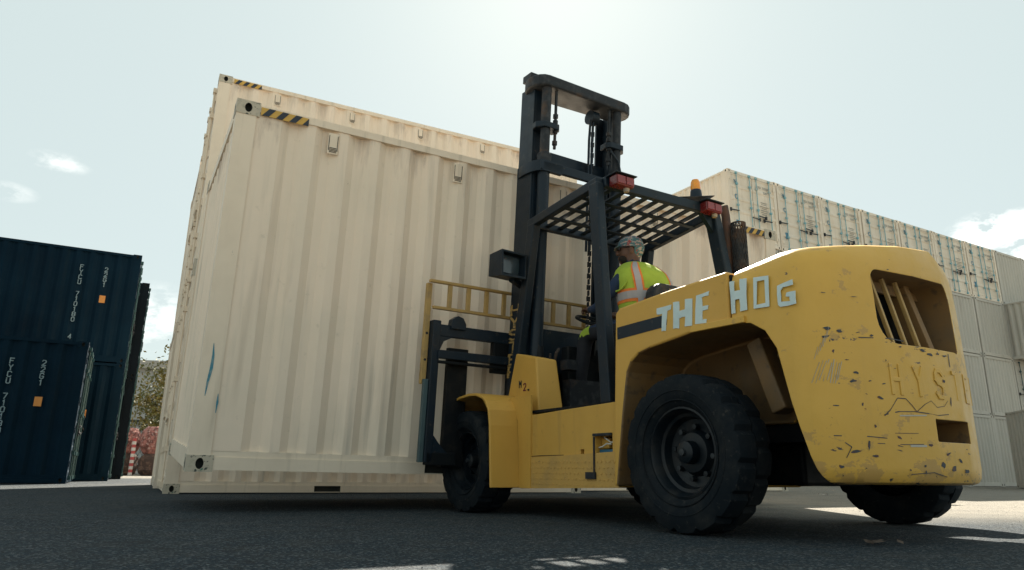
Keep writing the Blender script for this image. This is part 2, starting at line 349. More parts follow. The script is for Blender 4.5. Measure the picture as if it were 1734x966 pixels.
def letters(g, text, org, u, v, h, th, depth, gap=.25, vertical=False, w=.6):
    org = V(org); u = V(u).normalized(); v = V(v).normalized(); nn = u.cross(v); k = 0; pen = 0.
    for ch in text:
        if ch != ' ':
            base = org + (v*(-pen) if vertical else u*pen)
            for pl in FONT[ch]:
                for a, b in zip(pl, pl[1:]):
                    p = base+u*a[0]*h*(w/.6)+v*a[1]*h; q = base+u*b[0]*h*(w/.6)+v*b[1]*h; d = (q-p).normalized()
                    p -= d*th*.45; q += d*th*.45; e = depth+.0002*(k % 5); k += 1
                    side = nn.cross(d)*th/2
                    vs = [p-side, q-side, q+side, p+side]; g.add([x for x in vs]+[x+nn*e for x in vs], [(4, 5, 6, 7), (0, 1, 5, 4), (1, 2, 6, 5), (2, 3, 7, 6), (3, 0, 4, 7)])
        pen += h*(1+gap) if vertical else h*(w+gap)
    return g

# ------------------------------------------------------------ ground
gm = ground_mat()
g = G(); xs = [-1200, -60, -20, 0, 20, 60, 1200]; ys = [-600, -30, 0, 20, 60, 200, 2000]
g.add([(x, y, 0) for y in ys for x in xs], [(j*7+i, j*7+i+1, (j+1)*7+i+1, (j+1)*7+i) for j in range(6) for i in range(6)])
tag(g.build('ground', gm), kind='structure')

# ------------------------------------------------------------ containers
CW = 2.438
def casting(name, parent, mt, x, y, z, sx, sy, up, holes=True):
    """corner casting whose outer corner is x,y,z; sx, sy point into the container; up=1 bottom casting"""
    A, B, Cc = .178, .162, .118
    g = G(); e = .005
    X0, X1 = sorted((x-sx*e, x+sx*A)); Y0, Y1 = sorted((y-sy*e, y+sy*B)); Z0, Z1 = sorted((z, z+up*Cc))
    def face(c, u, v, hu, hv, ru, rv, d, n=12):
        c = V(c); u = V(u); v = V(v); nn = u.cross(v)
        outer = []
        for k in range(n):
            t = 2*pi*(k+.5)/n; cx, cy = cos(t), sin(t); s_ = 1/max(abs(cx), abs(cy)); outer.append(c+u*cx*s_*hu+v*cy*s_*hv)
        # push nearest ring points onto the corners
        for sx_ in (-1, 1):
            for sy_ in (-1, 1):
                cor = c+u*hu*sx_+v*hv*sy_; k = min(range(n), key=lambda i: (outer[i]-cor).length); outer[k] = cor
        inner = [c+u*cos(2*pi*(k+.5)/n)*ru+v*sin(2*pi*(k+.5)/n)*rv for k in range(n)]
        deep = [p-nn*d for p in inner]
        g.m = 0; g.add(outer+inner, [(k, (k+1) % n, n+(k+1) % n, n+k) for k in range(n)])
        g.m = 1; g.add(inner+deep+[c-nn*d], [(k, (k+1) % n, n+(k+1) % n, n+k) for k in range(n)]+[(n+k, n+(k+1) % n, 2*n) for k in range(n)])
    cx, cy, cz = (X0+X1)/2, (Y0+Y1)/2, (Z0+Z1)/2; hx, hy, hz = (X1-X0)/2, (Y1-Y0)/2, (Z1-Z0)/2
    # long side face (normal -sy*y), end face (normal -sx*x)
    face((cx, Y0 if sy > 0 else Y1, cz), (sy, 0, 0), (0, 0, 1), hx, hz, .028, .04, .05)
    face((X0 if sx > 0 else X1, cy, cz), (0, -sx, 0), (0, 0, 1), hy, hz, .026, .04, .05)
    g.m = 0
    yy = Y1 if sy > 0 else Y0; xx = X1 if sx > 0 else X0
    g.add([(X0, yy, Z0), (X1, yy, Z0), (X1, yy, Z1), (X0, yy, Z1)], [(0, 1, 2, 3)], flip=sy > 0)
    g.add([(xx, Y0, Z0), (xx, Y1, Z0), (xx, Y1, Z1), (xx, Y0, Z1)], [(0, 1, 2, 3)], flip=sx < 0)
    g.add([(X0, Y0, Z0), (X1, Y0, Z0), (X1, Y1, Z0), (X0, Y1, Z0)], [(3, 2, 1, 0)]); g.add([(X0, Y0, Z1), (X1, Y0, Z1), (X1, Y1, Z1), (X0, Y1, Z1)], [(0, 1, 2, 3)])
    return g.build('corner_casting', [mt, hole_m], parent)
def corr(g, a0, a1, z0, z1, yo, sy, phase, pitch=.278, dep=.042, end=None):
    """corrugated sheet along x at outer plane yo; sy=+1: inside is +y"""
    pts = [(a0, 0)]; x = phase
    while x < a0: x += pitch
    while x+.14 < a1:      # slope in, inner flat, slope out
        pts += [(x-.034, 0), (x+.034, 1), (x+.104, 1), (x+.172, 0)]; x += pitch
    pts = [p for p in pts if p[0] >= a0 and p[0] <= a1]
    if pts[-1][1] == 1: pts[-1] = (pts[-1][0], 0)
    pts.append((a1, 0)); n = len(pts)
    vs = [(p[0], yo+sy*p[1]*dep, z) for z in (z0, z1) for p in pts]
    if end is not None: vs = [(end[0]+ (v[1]-yo), v[0], v[2]) for v in vs]
    fs = [(i, i+1, n+i+1, n+i) for i in range(n-1)]
    flip = (sy < 0) ^ (end is not None)
    g.add(vs, fs, flip)
def stripes(parent, x0, x1, y, z0, z1, sl=1):
    g = G().box(x0, x1, y-.004, y+.0, z0, z1); s = g.build('hazard_stripe', hazy, parent)
    g = G(); h = z1-z0; x = x0+.01; wv = .052
    while x < x1-.02:
        sh = h*.75*sl; pl = [(x, z0), (min(x+wv, x1), z0), (min(x+wv+sh, x1), z1), (min(x+sh, x1), z1)]
        g.prism(pl, 'y', y-.0065, y-.0042); x += wv*2.05
    g.build('black_band', hazb, s, fix=True)
def door_end(root, H, mt, barm, x, sx, detail=1, marks=True, gas=gasket):
    """doors closing the end plane x; sx=+1: inside is +x"""
    z0, z1 = .17, H-.13
    gg = G().box(min(x+sx*.05, x+sx*.06), max(x+sx*.05, x+sx*.06), .1, CW-.1, .12, H-.08); gg.build('door_gasket', gas, root)
    for k in (0, 1):
        ya, yb = (.125, CW/2-.012) if k == 0 else (CW/2+.012, CW-.125)
        g = G(); n = 5; hh = (z1-z0)/n
        pr = []
        for i in range(n):
            zz = z0+i*hh; pr += [(zz+.0, 0), (zz+.03, 0), (zz+.075, .026), (zz+hh-.075, .026), (zz+hh-.03, 0)]
        pr.append((z1, 0))
        px_ = x+sx*.012
        poly = [(px_+sx*d, zz) for zz, d in pr]+[(x+sx*.05, z1), (x+sx*.05, z0)]
        g.prism(poly, 'y', ya, yb)
        d = g.build('door', mt, root, fix=True)
        bars = [ya+.27, yb-.16] if k == 0 else [ya+.16, yb-.27]
        for bi, by in enumerate(bars):
            b = G(); xo = x-sx*.022; b.tube([(xo, by, .06), (xo, by, H-.05)], .017, 6)
            for zz in (.1, .55, H*.5, H-.5, H-.09): b.box(xo-.024, xo+.03, by-.045, by+.045, zz-.035, zz+.035)
            b.build('locking_bar', barm, d)
            h = G(); dy = .38 if (k == 0) ^ (bi == 1) else -.38; hz = .95+.12*bi
            h.bar((xo-sx*.03, by, hz), (xo-sx*.03, by+dy*.95, hz-.02), .02, .035); h.box(xo-.03, xo+.02, by+dy-.03, by+dy+.03, hz-.07, hz+.05)
            h.build('handle', [barm if barm is beige_post else navy2], d)
        hy = .115 if k == 0 else CW-.115
        for zz in (.35, .95, H*.58, H-.35):
            G().box(min(x-sx*.014, x+sx*.012), max(x-sx*.014, x+sx*.012), hy-.05, hy+.05, zz-.05, zz+.05).build('hinge', mt, d)
    if marks:
        # wall text faces -sx x
        u = V((0, -sx, 0)); v = V((0, 0, 1)); fx = x+sx*.0105
        def at(s_, z): return (fx, (CW-s_) if sx > 0 else s_, z)    # s_ from the viewer's left
        g = G()
        for a in range(4):
            dd = V((0, cos(a*pi/4), sin(a*pi/4)))*.11; c = V(at(.36, H-.42)); g.bar(c-dd*(1 if a != 2 else .8), c+dd*(1 if a != 2 else .8), .004, .02, up=(1, 0, 0))
        g.build('logo', bluep, root)
        g = G(); letters(g, 'C', at(.32, H-1.05), u, v, .15, .03, .004); g.build('logo', bluep, root)
        g = G(); c = V(at(.36, .62)); g.box(c.x-.004, c.x+.004, c.y-.07, c.y+.07, c.z-.12, c.z+.12); g.build('sticker', bluep, root)
        g = G(); letters(g, 'FYCU 710180', at(1.42, H-.42), u, v, .07, .013, .003); letters(g, '22G1', at(1.75, H-.6), u, v, .07, .013, .003)
        for i in range(7):
            c = V(at(1.75, H-.95-.075*i)); wv = random.uniform(.12, .24); g.box(c.x-.002, c.x+.002, c.y-wv, c.y+wv, c.z-.012, c.z+.012)
        tag(g.build('stencil_text', greyp, root), kind='stuff')
def container(label, loc, yaw, L=6.058, H=2.591, mt=beige, post=None, phase=.39, left='wall', right='door', fmat=None, group=None,
              haz=(), vents=(), barm=teal, cast=None, cat='shipping container', pockets=True, marks=False):
    post = post or mt; cast = cast or mt
    root = empty('shipping_container', loc, yaw, label, cat, group)
    for sx, x in ((1, 0), (-1, L)):
        for sy, y in ((1, 0), (-1, CW)):
            for up, z in ((1, 0), (-1, H)): casting('corner_casting', root, cast, x, y, z, sx, sy, up)
            x0, x1 = sorted((x, x+sx*.155)); y0, y1 = sorted((y, y+sy*.10))
            p = [(x, y), (x+sx*.155, y), (x+sx*.155, y+sy*.05), (x+sx*.05, y+sy*.05), (x+sx*.05, y+sy*.14), (x, y+sy*.14)]
            G().prism(p, 'z', .118, H-.118).build('corner_post', post, root, fix=True)
    for sy, y in ((1, 0), (-1, CW)):
        g = G(); ya, yb = sorted((y+sy*.001, y+sy*.055))
        fx = [(.178, L/2-1.025-.18), (L/2-1.025+.18, L/2+1.025-.18), (L/2+1.025+.18, L-.178)] if pockets else [(.178, L-.178)]
        for a, b in fx: g.box(a, b, ya, yb, .014, .104)
        if pockets:
            for c in (L/2-1.025, L/2+1.025): g.box(c-.1798, c+.1798, ya+.003, yb-.003, .098, .1035); g.box(c-.1798, c+.1798, ya+.003, yb-.003, .0145, .022)
        y2, y3 = sorted((y+sy*.012, y+sy*.05)); g.box(.155, L-.155, y2, y3, .1045, .15)
        g.build('bottom_side_rail', post, root)
        if pockets:
            for c in (L/2-1.025, L/2+1.025):
                ye = y+sy*.058; G().box(c-.18, c+.18, *sorted((y+sy*.03, y+sy*.32)), .0225, .0975).build('fork_pocket', hole_m, root)
        g = G(); g.box(.178, L-.178, *sorted((y+sy*.002, y+sy*.055)), H-.075, H-.014); g.build('top_side_rail', post, root)
        g = G(); corr(g, .155, L-.155, .145, H-.07, y+sy*.012, sy, phase if sy > 0 else .36)
        g.build('side_wall', mt, root)
    g = G().box(.05, L-.05, .05, CW-.05, .10, .145); g.build('floor', hole_m, root)
    g = G()
    for i in range(int((L-.3)/.3)): g.box(.2+i*.3, .25+i*.3, .33, CW-.33, .02, .099)
    g.build('cross_members', post, root)
    g = G().box(.06, L-.06, .056, CW-.056, H-.05, H-.03); g.build('roof', mt, root)
    for kind, x, sx in ((left, 0, 1), (right, L, -1)):
        g = G(); g.box(*sorted((x+sx*.001, x+sx*.06)), .162, CW-.162, .014, .16); g.build('end_sill', post, root)
        g = G(); g.box(*sorted((x+sx*.002, x+sx*.06)), .162, CW-.162, H-.12, H-.014); g.build('end_header', post, root)
        if kind == 'wall':
            g = G(); corr(g, .14, CW-.14, .15, H-.11, 0, sx, .3, .25, .045, end=(x+sx*.012,)); g.build('end_wall', mt, root)
        else: door_end(root, H, mt, barm, x, sx, marks=marks)
    for a, b in haz:
        stripes(root, a, b, .0, H-.098, H-.03)
    for a in vents:
        g = G(); g.m = 0; g.box(a-.045, a+.045, .002, .013, H-.29, H-.105); v_ = g.build('vent', post, root, bevel=.004)
        g = G()
        for i in range(4): g.box(a-.03, a+.03, -.0005, .0015, H-.275+i*.012, H-.269+i*.012)
        for i in (-1, 1): g.box(a+i*.036-.0025, a+i*.036+.0025, -.0005, .0015, H-.26, H-.125)
        g.build('louvre', hole_m, v_)
    return root

def vtext(root, code, size, x, z, yo=-.002):
    g = G(); letters(g, code, (x, yo+.012, z), (1, 0, 0), (0, 0, 1), size, size*.18, .009, gap=.3, vertical=True); return g.build('container_number', whitep, root)

# carried container (tilted back on the forks)
TA, TB, CY = -.0077, .063, .4918
Lc = V((cos(CY)*cos(TA), sin(CY)*cos(TA), sin(TA))); Bc = V((-sin(CY), cos(CY), 0)); Uc = Lc.cross(Bc).normalized()
B2 = Bc*cos(TB)+Uc*sin(TB); U2 = Lc.cross(B2)
carried = container('large cream container carried on the forks of the yellow truck, teal scrape at left', (0, 0, 0), 0, H=2.896, post=beige_post, cast=casting_m,
    phase=.39, left='wall', right='wall', haz=((.185, .565), (5.5, 5.873)), vents=(.785, 1.94, 3.085, 4.24, 5.28))
m = M4.Identity(4)
for i in range(3):
    m[i][0] = Lc[i]; m[i][1] = B2[i]; m[i][2] = U2[i]; m[i][3] = (-2.3166, 5.1810, .2881)[i]
carried.matrix_world = m
# teal scrapes on its left corner post, dark scuff under the header
g = G()
def ribbon(g, pts, wd, y):
    for (a, b, wa, wb) in zip(pts, pts[1:], wd, wd[1:]):
        g.add([(a[0]-wa, y, a[1]), (b[0]-wb, y, b[1]), (b[0]+wb, y, b[1]), (a[0]+wa, y, a[1])], [(0, 3, 2, 1)])
ribbon(g, [(.072, .93), (.080, .84), (.078, .74), (.066, .64), (.06, .54)], [.002, .008, .011, .008, .002], -.0025)
g.build('paint_scrape', tealp, carried); g = G()
ribbon(g, [(.149, .56), (.151, .50), (.148, .42)], [.002, .008, .002], -.0025)
g.build('paint_scrape', tealp, carried)

# stack of two cream containers right behind the carried one, and the stack behind that
BX, BY_, BYAW = -4.2393, 8.9541, .4752
def stackpos(du, dv, z): return (BX+cos(BYAW)*du-sin(BYAW)*dv, BY_+sin(BYAW)*du+cos(BYAW)*dv, z)
container('cream container on the ground directly behind the carried one, dark fork pocket showing', stackpos(0, 0, 0), BYAW, H=2.896, post=beige_post, cast=casting_m, phase=.36, left='door', right='wall', barm=beige_post)
container('cream container with striped top corners rising behind the carried one', stackpos(.0, 0, 2.897), BYAW, H=2.896, post=beige_post, cast=casting_m, phase=.3, left='door', right='wall', haz=((.2, .58), (5.5, 5.86)), vents=(.82, 1.94, 3.06, 4.17, 5.25), barm=beige_post)
container('lower cream container of the farthest left stack, just its edge in sight', stackpos(-.06, 2.56, 0), BYAW, H=2.6, post=beige_post, left='wall', right='wall')
container('upper cream container of the farthest left stack, just its edge in sight', stackpos(-.03, 2.54, 2.602), BYAW+.004, H=2.9, post=beige_post, left='wall', right='wall')

# navy containers at the left
def navyc(label, corner, yaw, z, H=2.591, mt=blue_c, txt=None, L=6.058):
    o = container(label, (corner[0]-cos(yaw)*L, corner[1]-sin(yaw)*L, z), yaw, H=H, L=L, mt=mt, phase=.4, left='wall', right='door', barm=teal_d, pockets=False)
    if txt:
        vtext(o, 'FYCU', .092, L-1.15-txt, H-.50); vtext(o, '710180', .092, L-1.15-txt, H-1.13)
        vtext(o, '4', .092, L-1.15-txt, H-2.12)
        vtext(o, '22G1', .092, L-.66-txt, H-.50)
        G().box(L-.68-txt, L-.56-txt, .009, .0115, H-1.24, H-1.07).build('orange_sticker', orangep, o)
    return o
YA = R(28.3)
navyc('navy container at the bottom of the blue stack, behind the lone blue one', (-8.83, 15.98), YA, 0, mt=blue_c, txt=.05)
navyc('navy container on top of the blue stack with white lettering and orange square', (-8.83, 15.98), YA, 2.593, txt=.05)
navyc('navy container standing alone in front of the two-high blue stack', (-8.0, 13.13), R(28.6), 0, txt=.02)
navyc('dark container at ground level behind the blue stack, seen edge-on', (-9.95, 18.6), YA, 0, mt=blue_d)
navyc('dark container on top behind the blue stack, seen as a thin dark strip', (-9.95, 18.6), YA, 2.593, mt=blue_d)

# low stack seen through the overhead guard
YL = R(28.2); cL = V((5.88, 15.35, 0))
for k, lb in enumerate(('lower cream container of the two-high stack behind the driver', 'cream container with striped top corner seen behind the driver and exhaust')):
    container(lb, (cL.x-cos(YL)*6.058, cL.y-sin(YL)*6.058, 2.897*k), YL, H=2.896, mt=beige, post=beige_post, cast=casting_m, phase=.35, left='wall', right='wall', haz=((5.42, 5.86),) if k else ())

# tall stack at the right: four tiers, ends towards us
YT = R(29.8); T0 = V((7.43, 22.55, 0)); Lr = V((cos(YT), sin(YT), 0)); Br = V((-sin(YT), cos(YT), 0))
HT = [2.896, 2.591, 2.591, 2.591]; zt = [0, 2.897, 5.489, 8.081]
NC = 10
pD = container('x', (0, 0, 0), 0, H=2.591, mt=beige_far, left='door', right='wall', barm=teal, pockets=False, marks=True)
pW = container('x', (0, 0, 0), 0, H=2.591, mt=grey_far, left='wall', right='door', pockets=False)
pG = container('x', (0, 0, 0), 0, H=2.896, mt=grey_far, left='wall', right='door', pockets=False)
pT = container('x', (0, 0, 0), 0, H=2.591, mt=grey_far, left='door', right='wall', barm=teal_d, pockets=False)
index_kids()
ordn = ['leftmost', 'second from the left', 'third from the left', 'fourth from the left', 'fifth from the left', 'sixth from the left', 'seventh from the left', 'eighth from the left', 'ninth from the left', 'tenth from the left']
tiern = ['ground tier', 'second tier', 'third tier', 'top tier']
first = {}
for t in range(4):
    for c in range(NC):
        if t == 3: src = pD if c < 7 else pW
        elif t == 0: src = pG
        elif t == 1: src = pT if c in (7, 8) else pW
        elif t == 2: src = pW
        push = -1.3 if (t == 2 and c >= 7) else random.uniform(-.03, .03)
        p = T0 + Lr*(2.4985*c+2.438+.02) + Br*push
        o = src if id(src) not in first else dup(src); first[id(src)] = 1
        o.location = (p.x, p.y, zt[t]); o.rotation_euler = (0, 0, YT+pi/2)
        face = 'doors with teal bars' if src is pD else ('dark doors' if src is pT else 'plain end')
        col_ = ordn[c].replace(' from the left', '')+' column'
        o['label'] = 'cream container with teal-barred doors, top tier, %s of the tall stack' % col_ if src is pD else 'grey container with %s, %s, %s of the tall stack' % (face, tiern[t], col_)
        o['group'] = 'containers in the tall stack at the right'

# single container at the far right, side towards the truck
YS = R(255)
c = container('pale container at the right edge with a blue letter on its corrugated side', (17.7, 25.3, 0), YS+0, H=2.591, mt=grey_far, post=grey_far, left='wall', right='wall', pockets=False, phase=.3)
# its left long side must face the yard: flip so that local y=0 side faces -x
c.rotation_euler = (0, 0, YS); 
g = G(); letters(g, 'C', (1.45, .0, 1.35), (1, 0, 0), (0, 0, 1), .62, .13, .011); letters(g, 'K', (1.45, .0, .75), (1, 0, 0), (0, 0, 1), .42, .1, .011); g.build('blue_lettering', bluep, c)

# ------------------------------------------------------------ forklift truck (local: +Y forward, +X right, container face near Y=0)
TYAW = CY + R(4)
truck = empty('forklift', (.4513, 6.6638, 0), TYAW, 'big scuffed yellow forklift with THE HOG taped on its side', 'forklift')
KX = .95
# --- engine hood with wheel arch
g = G(); g.prism([(-1.895, .24), (-1.915, .763), (-1.945, 1.335), (-1.985, 1.365), (-2.43, 1.391), (-2.885, 1.405), (-2.885, .24)], 'x', -KX, KX+.05)
hood = g.build('engine_hood', [yel, yeldark], truck, fix=True)
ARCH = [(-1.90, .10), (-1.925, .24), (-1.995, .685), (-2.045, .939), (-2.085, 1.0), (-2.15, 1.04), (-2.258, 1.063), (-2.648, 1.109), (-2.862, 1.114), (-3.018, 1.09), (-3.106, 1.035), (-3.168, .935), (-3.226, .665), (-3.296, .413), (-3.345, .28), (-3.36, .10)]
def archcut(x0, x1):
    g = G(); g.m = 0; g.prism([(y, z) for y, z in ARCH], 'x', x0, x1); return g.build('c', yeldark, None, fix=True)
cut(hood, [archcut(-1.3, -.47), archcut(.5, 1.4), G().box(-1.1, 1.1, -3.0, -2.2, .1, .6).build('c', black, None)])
bv = hood.modifiers.new('bevel', 'BEVEL'); bv.width = .022; bv.segments = 3; bv.limit_method = 'ANGLE'; bv.angle_limit = R(40)
# --- counterweight: lofted plan outline, rounded top
plan = [(-KX, -2.898), (-KX, -3.26), (-.935, -3.325), (-.88, -3.385), (-.75, -3.44), (-.55, -3.49), (-.25, -3.525), (.05, -3.528), (.3, -3.46), (.6, -3.30), (.85, -3.12), (.95, -2.98), (.95, -2.898)]
def ringof(z, ins):
    r = []; cxy = V((0, -2.9))
    for (x, y) in plan:
        d = V((x, y))-cxy; k = 1-ins/max(.35, d.length)*1.0
        yy = y if abs(y+2.898) < 1e-3 else -2.9+(y+2.9)*(1-ins/max(.3, abs(y+2.9)))
        xx = x*(1-ins/KX)
        lift = (.035+.115*(1-abs(x)/.95))*min(1, max(0, (-2.9-y)/.38))*min(1, max(0, (z-1.15)/.25))
        r.append(V((xx, yy, z+lift)))
    return r
levels = [(.28, .045), (.29, .02), (.315, .006), (.36, 0), (.9, 0), (1.05, .002), (1.2, .006), (1.32, .014), (1.37, .03), (1.40, .055), (1.418, .09), (1.428, .14), (1.432, .22)]
g = G(); g.rings([ringof(z, i) for z, i in levels])
cw = g.build('counterweight', [yelcw, yeldark], truck, fix=True)
def rrect(x0, x1, z0, z1, rs, n=5):
    pts = []
    for (cx, cz, a0, r) in ((x1-rs[0], z0+rs[0], -90, rs[0]), (x1-rs[1], z1-rs[1], 0, rs[1]), (x0+rs[2], z1-rs[2], 90, rs[2]), (x0+rs[3], z0+rs[3], 180, rs[3])):
        for k in range(n+1): a = R(a0+90*k/n); pts.append((cx+r*cos(a), cz+r*sin(a)))
    return pts
g = G(); g.prism(rrect(-.565, .135, .965, 1.345, (.02, .10, .05, .12)), 'y', -3.8, -3.2); cutv = g.build('c', yeldark, None, fix=True)
g = G(); g.prism(rrect(-.228, .125, .49, .60, (.008,)*4), 'y', -3.8, -3.3); cuts = g.build('c', yeldark, None, fix=True)
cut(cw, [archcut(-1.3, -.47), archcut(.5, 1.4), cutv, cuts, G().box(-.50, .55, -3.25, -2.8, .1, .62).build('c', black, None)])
bv = cw.modifiers.new('bevel', 'BEVEL'); bv.width = .018; bv.segments = 3; bv.limit_method = 'ANGLE'; bv.angle_limit = R(38)
cw.data.polygons.foreach_set('use_smooth', [True]*len(cw.data.polygons)); cw.data.set_sharp_from_angle(angle=R(30))
# grille in the rear opening
for i, xx in enumerate((-.455, -.335, -.21)):
    g = G(); g.bar((xx+.055, -3.455, .965), (xx-.005, -3.40, 1.34), .022, .02, up=(1, 0, 0)); g.build('grille_slat', dullyel, truck, bevel=.004)
g = G(); g.bar((.0, -3.40, .965), (-.06, -3.33, 1.34), .10, .05, up=(1, 0, 0)); g.build('grille_pillar', yeldark, truck, bevel=.004)
G().box(-.58, .13, -3.34, -3.32, 1.29, 1.345).build('grille_header', yeldark, truck)
g = G(); g.box(-.62, .12, -3.26, -3.21, .98, 1.34); g.build('radiator', black, truck)
# dark seam between hood and counterweight
G().box(-KX+.02, KX-.02, -2.9, -2.884, 1.125, 1.385).build('hood_seam', black, truck)
# cast letters round the rear
def yrear(x):
    for a, b in zip(plan, plan[1:]):
        if a[0] <= x <= b[0] and a[1] < -2.95: t = (x-a[0])/(b[0]-a[0]+1e-9); return a[1]+t*(b[1]-a[1])
    return -3.5
x = -.525
for ch in 'HYSTER':
    y0, y1 = yrear(x), yrear(x+.12); u = V((.12, y1-y0, 0)).normalized()
    g = G(); letters(g, ch, (x, y0-.001, .715), u, (0, 0, 1), .135, .022, .0045, w=.48); g.build('cast_letter', yelcw, truck, bevel=.003); x += .172
# paint chips on the counterweight rear: dark irregular flakes and scratches
rc = random.Random(5)
def flake(gg, cx, cz, rx, rz, side=False, ang=0):
    n = 9; ps = []
    for k in range(n):
        a = 2*pi*k/n; rr = rc.uniform(.45, 1.1); dx, dz = rx*.62*rr*cos(a), rz*.62*rr*sin(a); ps.append((cx+dx*cos(ang)-dz*sin(ang), cz+dx*sin(ang)+dz*cos(ang)))
    if side: gg.add([(-KX-.0012, -p[0], p[1]) for p in ps], [tuple(range(n))])
    else: gg.add([(p[0], yrear(p[0])-.0016, p[1]) for p in ps], [tuple(range(n))])
g = G()
for (a, b, c_, d) in ((-.86, 1.01, .035, .014), (-.80, 1.0, .03, .02), (-.87, .97, .05, .012), (-.62, .99, .02, .01), (-.70, 1.0, .03, .006), (-.84, .90, .012, .018), (-.78, .86, .02, .006), (-.74, .80, .03, .012), (-.76, .76, .035, .014), (-.66, .765, .02, .008), (-.58, .755, .02, .007),
    (-.69, .70, .012, .004), (-.61, .685, .03, .013), (-.85, .64, .03, .007), (-.72, .65, .01, .016), (-.66, .55, .014, .014), (-.52, .50, .03, .012), (-.78, .43, .045, .012), (-.71, .46, .012, .045), (-.68, .41, .04, .012), (-.86, .36, .03, .02),
    (-.52, .46, .05, .005), (-.53, .44, .05, .004), (-.3, .47, .03, .014), (-.16, .43, .05, .012), (-.22, .38, .035, .03), (-.12, .36, .04, .03), (-.05, .40, .03, .02), (.0, .35, .05, .02), (-.36, .37, .02, .012), (-.47, .35, .01, .012), (-.36, .34, .008, .02),
    (-.26, .945, .05, .012), (-.2, .93, .05, .018), (-.12, .94, .03, .01), (-.06, .935, .04, .012), (-.43, .95, .03, .008), (-.86, 1.19, .03, .004), (-.70, 1.18, .04, .004), (-.55, .87, .008, .012), (-.45, 1.35, .02, .007), (-.1, .80, .025, .02), (-.06, .70, .012, .05)):
    flake(g, a, c_ and b, c_, d, ang=rc.uniform(-.3, .3))
def scratch(gg, pts, w_):
    for a, b in zip(pts, pts[1:]):
        w0 = w_*rc.uniform(.5, 1.3)
        d = V((b[0]-a[0], b[1]-a[1])).normalized(); nx, nz = -d.y*w0, d.x*w0
        gg.add([(p[0]+s_*nx, yrear(p[0])-.0019, p[1]+s_*nz) for p, s_ in ((a, -1), (b, -1), (b, 1), (a, 1))], [(0, 1, 2, 3)])
scratch(g, [(-.60, .60), (-.56, .63), (-.50, .69), (-.44, .69), (-.40, .66), (-.37, .63), (-.3, .67), (-.25, .69), (-.20, .66), (-.13, .67), (-.09, .70)], .0022)
scratch(g, [(-.60, .605), (-.50, .625), (-.38, .63), (-.28, .625), (-.2, .62), (-.1, .63)], .0022)
scratch(g, [(-.88, .50), (-.7, .50), (-.6, .495)], .002); scratch(g, [(-.66, .47), (-.5, .468), (-.35, .473)], .002); scratch(g, [(-.55, .52), (-.38, .525)], .002)
scratch(g, [(-.83, .47), (-.8, .45), (-.83, .40)], .004); scratch(g, [(-.4, .98), (-.5, .985), (-.7, .975)], .003)
scratch(g, [(-.02, .95), (-.02, .88)], .003); scratch(g, [(-.47, .33), (-.3, .34), (-.2, .32)], .003)
tag(g.build('paint_chips', mat('bare_chipped_metal', (.035, .042, .05), .6, noise=[(30, (.09, .035, .03), .55, .6)]), truck), kind='stuff')
g = G()
for k in range(9): scratch(g, [(-.93+.012*k, .74+.02*rc.random()), (-.90+.012*k, .84+.03*rc.random())], .003)
for k in range(6): scratch(g, [(-.915+.01*k, .86+.02*k), (-.90+.01*k, .92+.02*k)], .002)
scratch(g, [(-.5, .605), (-.3, .615)], .003); scratch(g, [(-.45, .463), (-.33, .466)], .004)
tag(g.build('pale_scratches', mat('pale_scuff', (.42, .40, .34), .6), truck), kind='stuff')
# side taped letters
def flat(poly, name, mt, x=-KX-.0035, th=.003, parent=truck, jit=.0025, sub=2):
    pts = []
    for a, b in zip(poly, poly[1:]+poly[:1]):
        for k in range(sub): t = k/sub; pts.append((a[0]+(b[0]-a[0])*t+random.uniform(-jit, jit), a[1]+(b[1]-a[1])*t+random.uniform(-jit, jit)))
    g = G(); g.prism(pts, 'x', x, x+th); return g.build(name, mt, parent, fix=True)
flat([(-1.965, 1.237), (-2.371, 1.245), (-2.419, 1.248), (-2.412, 1.181), (-2.367, 1.171), (-1.965, 1.158)], 'black_decal', navy, x=-KX-.0025, th=.002, jit=.001)
LT = dict(T=[(-2.336, 1.295), (-2.461, 1.294), (-2.454, 1.268), (-2.423, 1.267), (-2.403, 1.147), (-2.368, 1.148), (-2.382, 1.254), (-2.336, 1.255)],
H=[(-2.474, 1.309), (-2.524, 1.304), (-2.522, 1.245), (-2.567, 1.247), (-2.574, 1.306), (-2.628, 1.301), (-2.613, 1.145), (-2.558, 1.149), (-2.565, 1.205), (-2.519, 1.203), (-2.513, 1.144), (-2.466, 1.148)],
E=[(-2.659, 1.312), (-2.755, 1.316), (-2.75, 1.296), (-2.702, 1.291), (-2.7, 1.238), (-2.746, 1.239), (-2.742, 1.214), (-2.698, 1.214), (-2.694, 1.164), (-2.729, 1.162), (-2.725, 1.141), (-2.638, 1.148)],
H2=[(-2.905, 1.339), (-2.935, 1.336), (-2.934, 1.28), (-2.972, 1.276), (-2.973, 1.338), (-3.018, 1.336), (-3.007, 1.161), (-2.962, 1.162), (-2.966, 1.23), (-2.934, 1.23), (-2.93, 1.159), (-2.903, 1.159)],
G=[(-3.204, 1.251), (-3.295, 1.263), (-3.297, 1.24), (-3.234, 1.235), (-3.223, 1.222), (-3.22, 1.163), (-3.272, 1.159), (-3.272, 1.18), (-3.25, 1.187), (-3.256, 1.205), (-3.308, 1.202), (-3.305, 1.137), (-3.211, 1.14), (-3.199, 1.152)])
for k_, p_ in LT.items(): flat(p_, 'tape_letter', tape)
g = G(); oa = [(-3.063, 1.327), (-3.157, 1.317), (-3.148, 1.154), (-3.051, 1.16)]; ob = [(-3.084, 1.302), (-3.132, 1.299), (-3.127, 1.177), (-3.07, 1.177)]
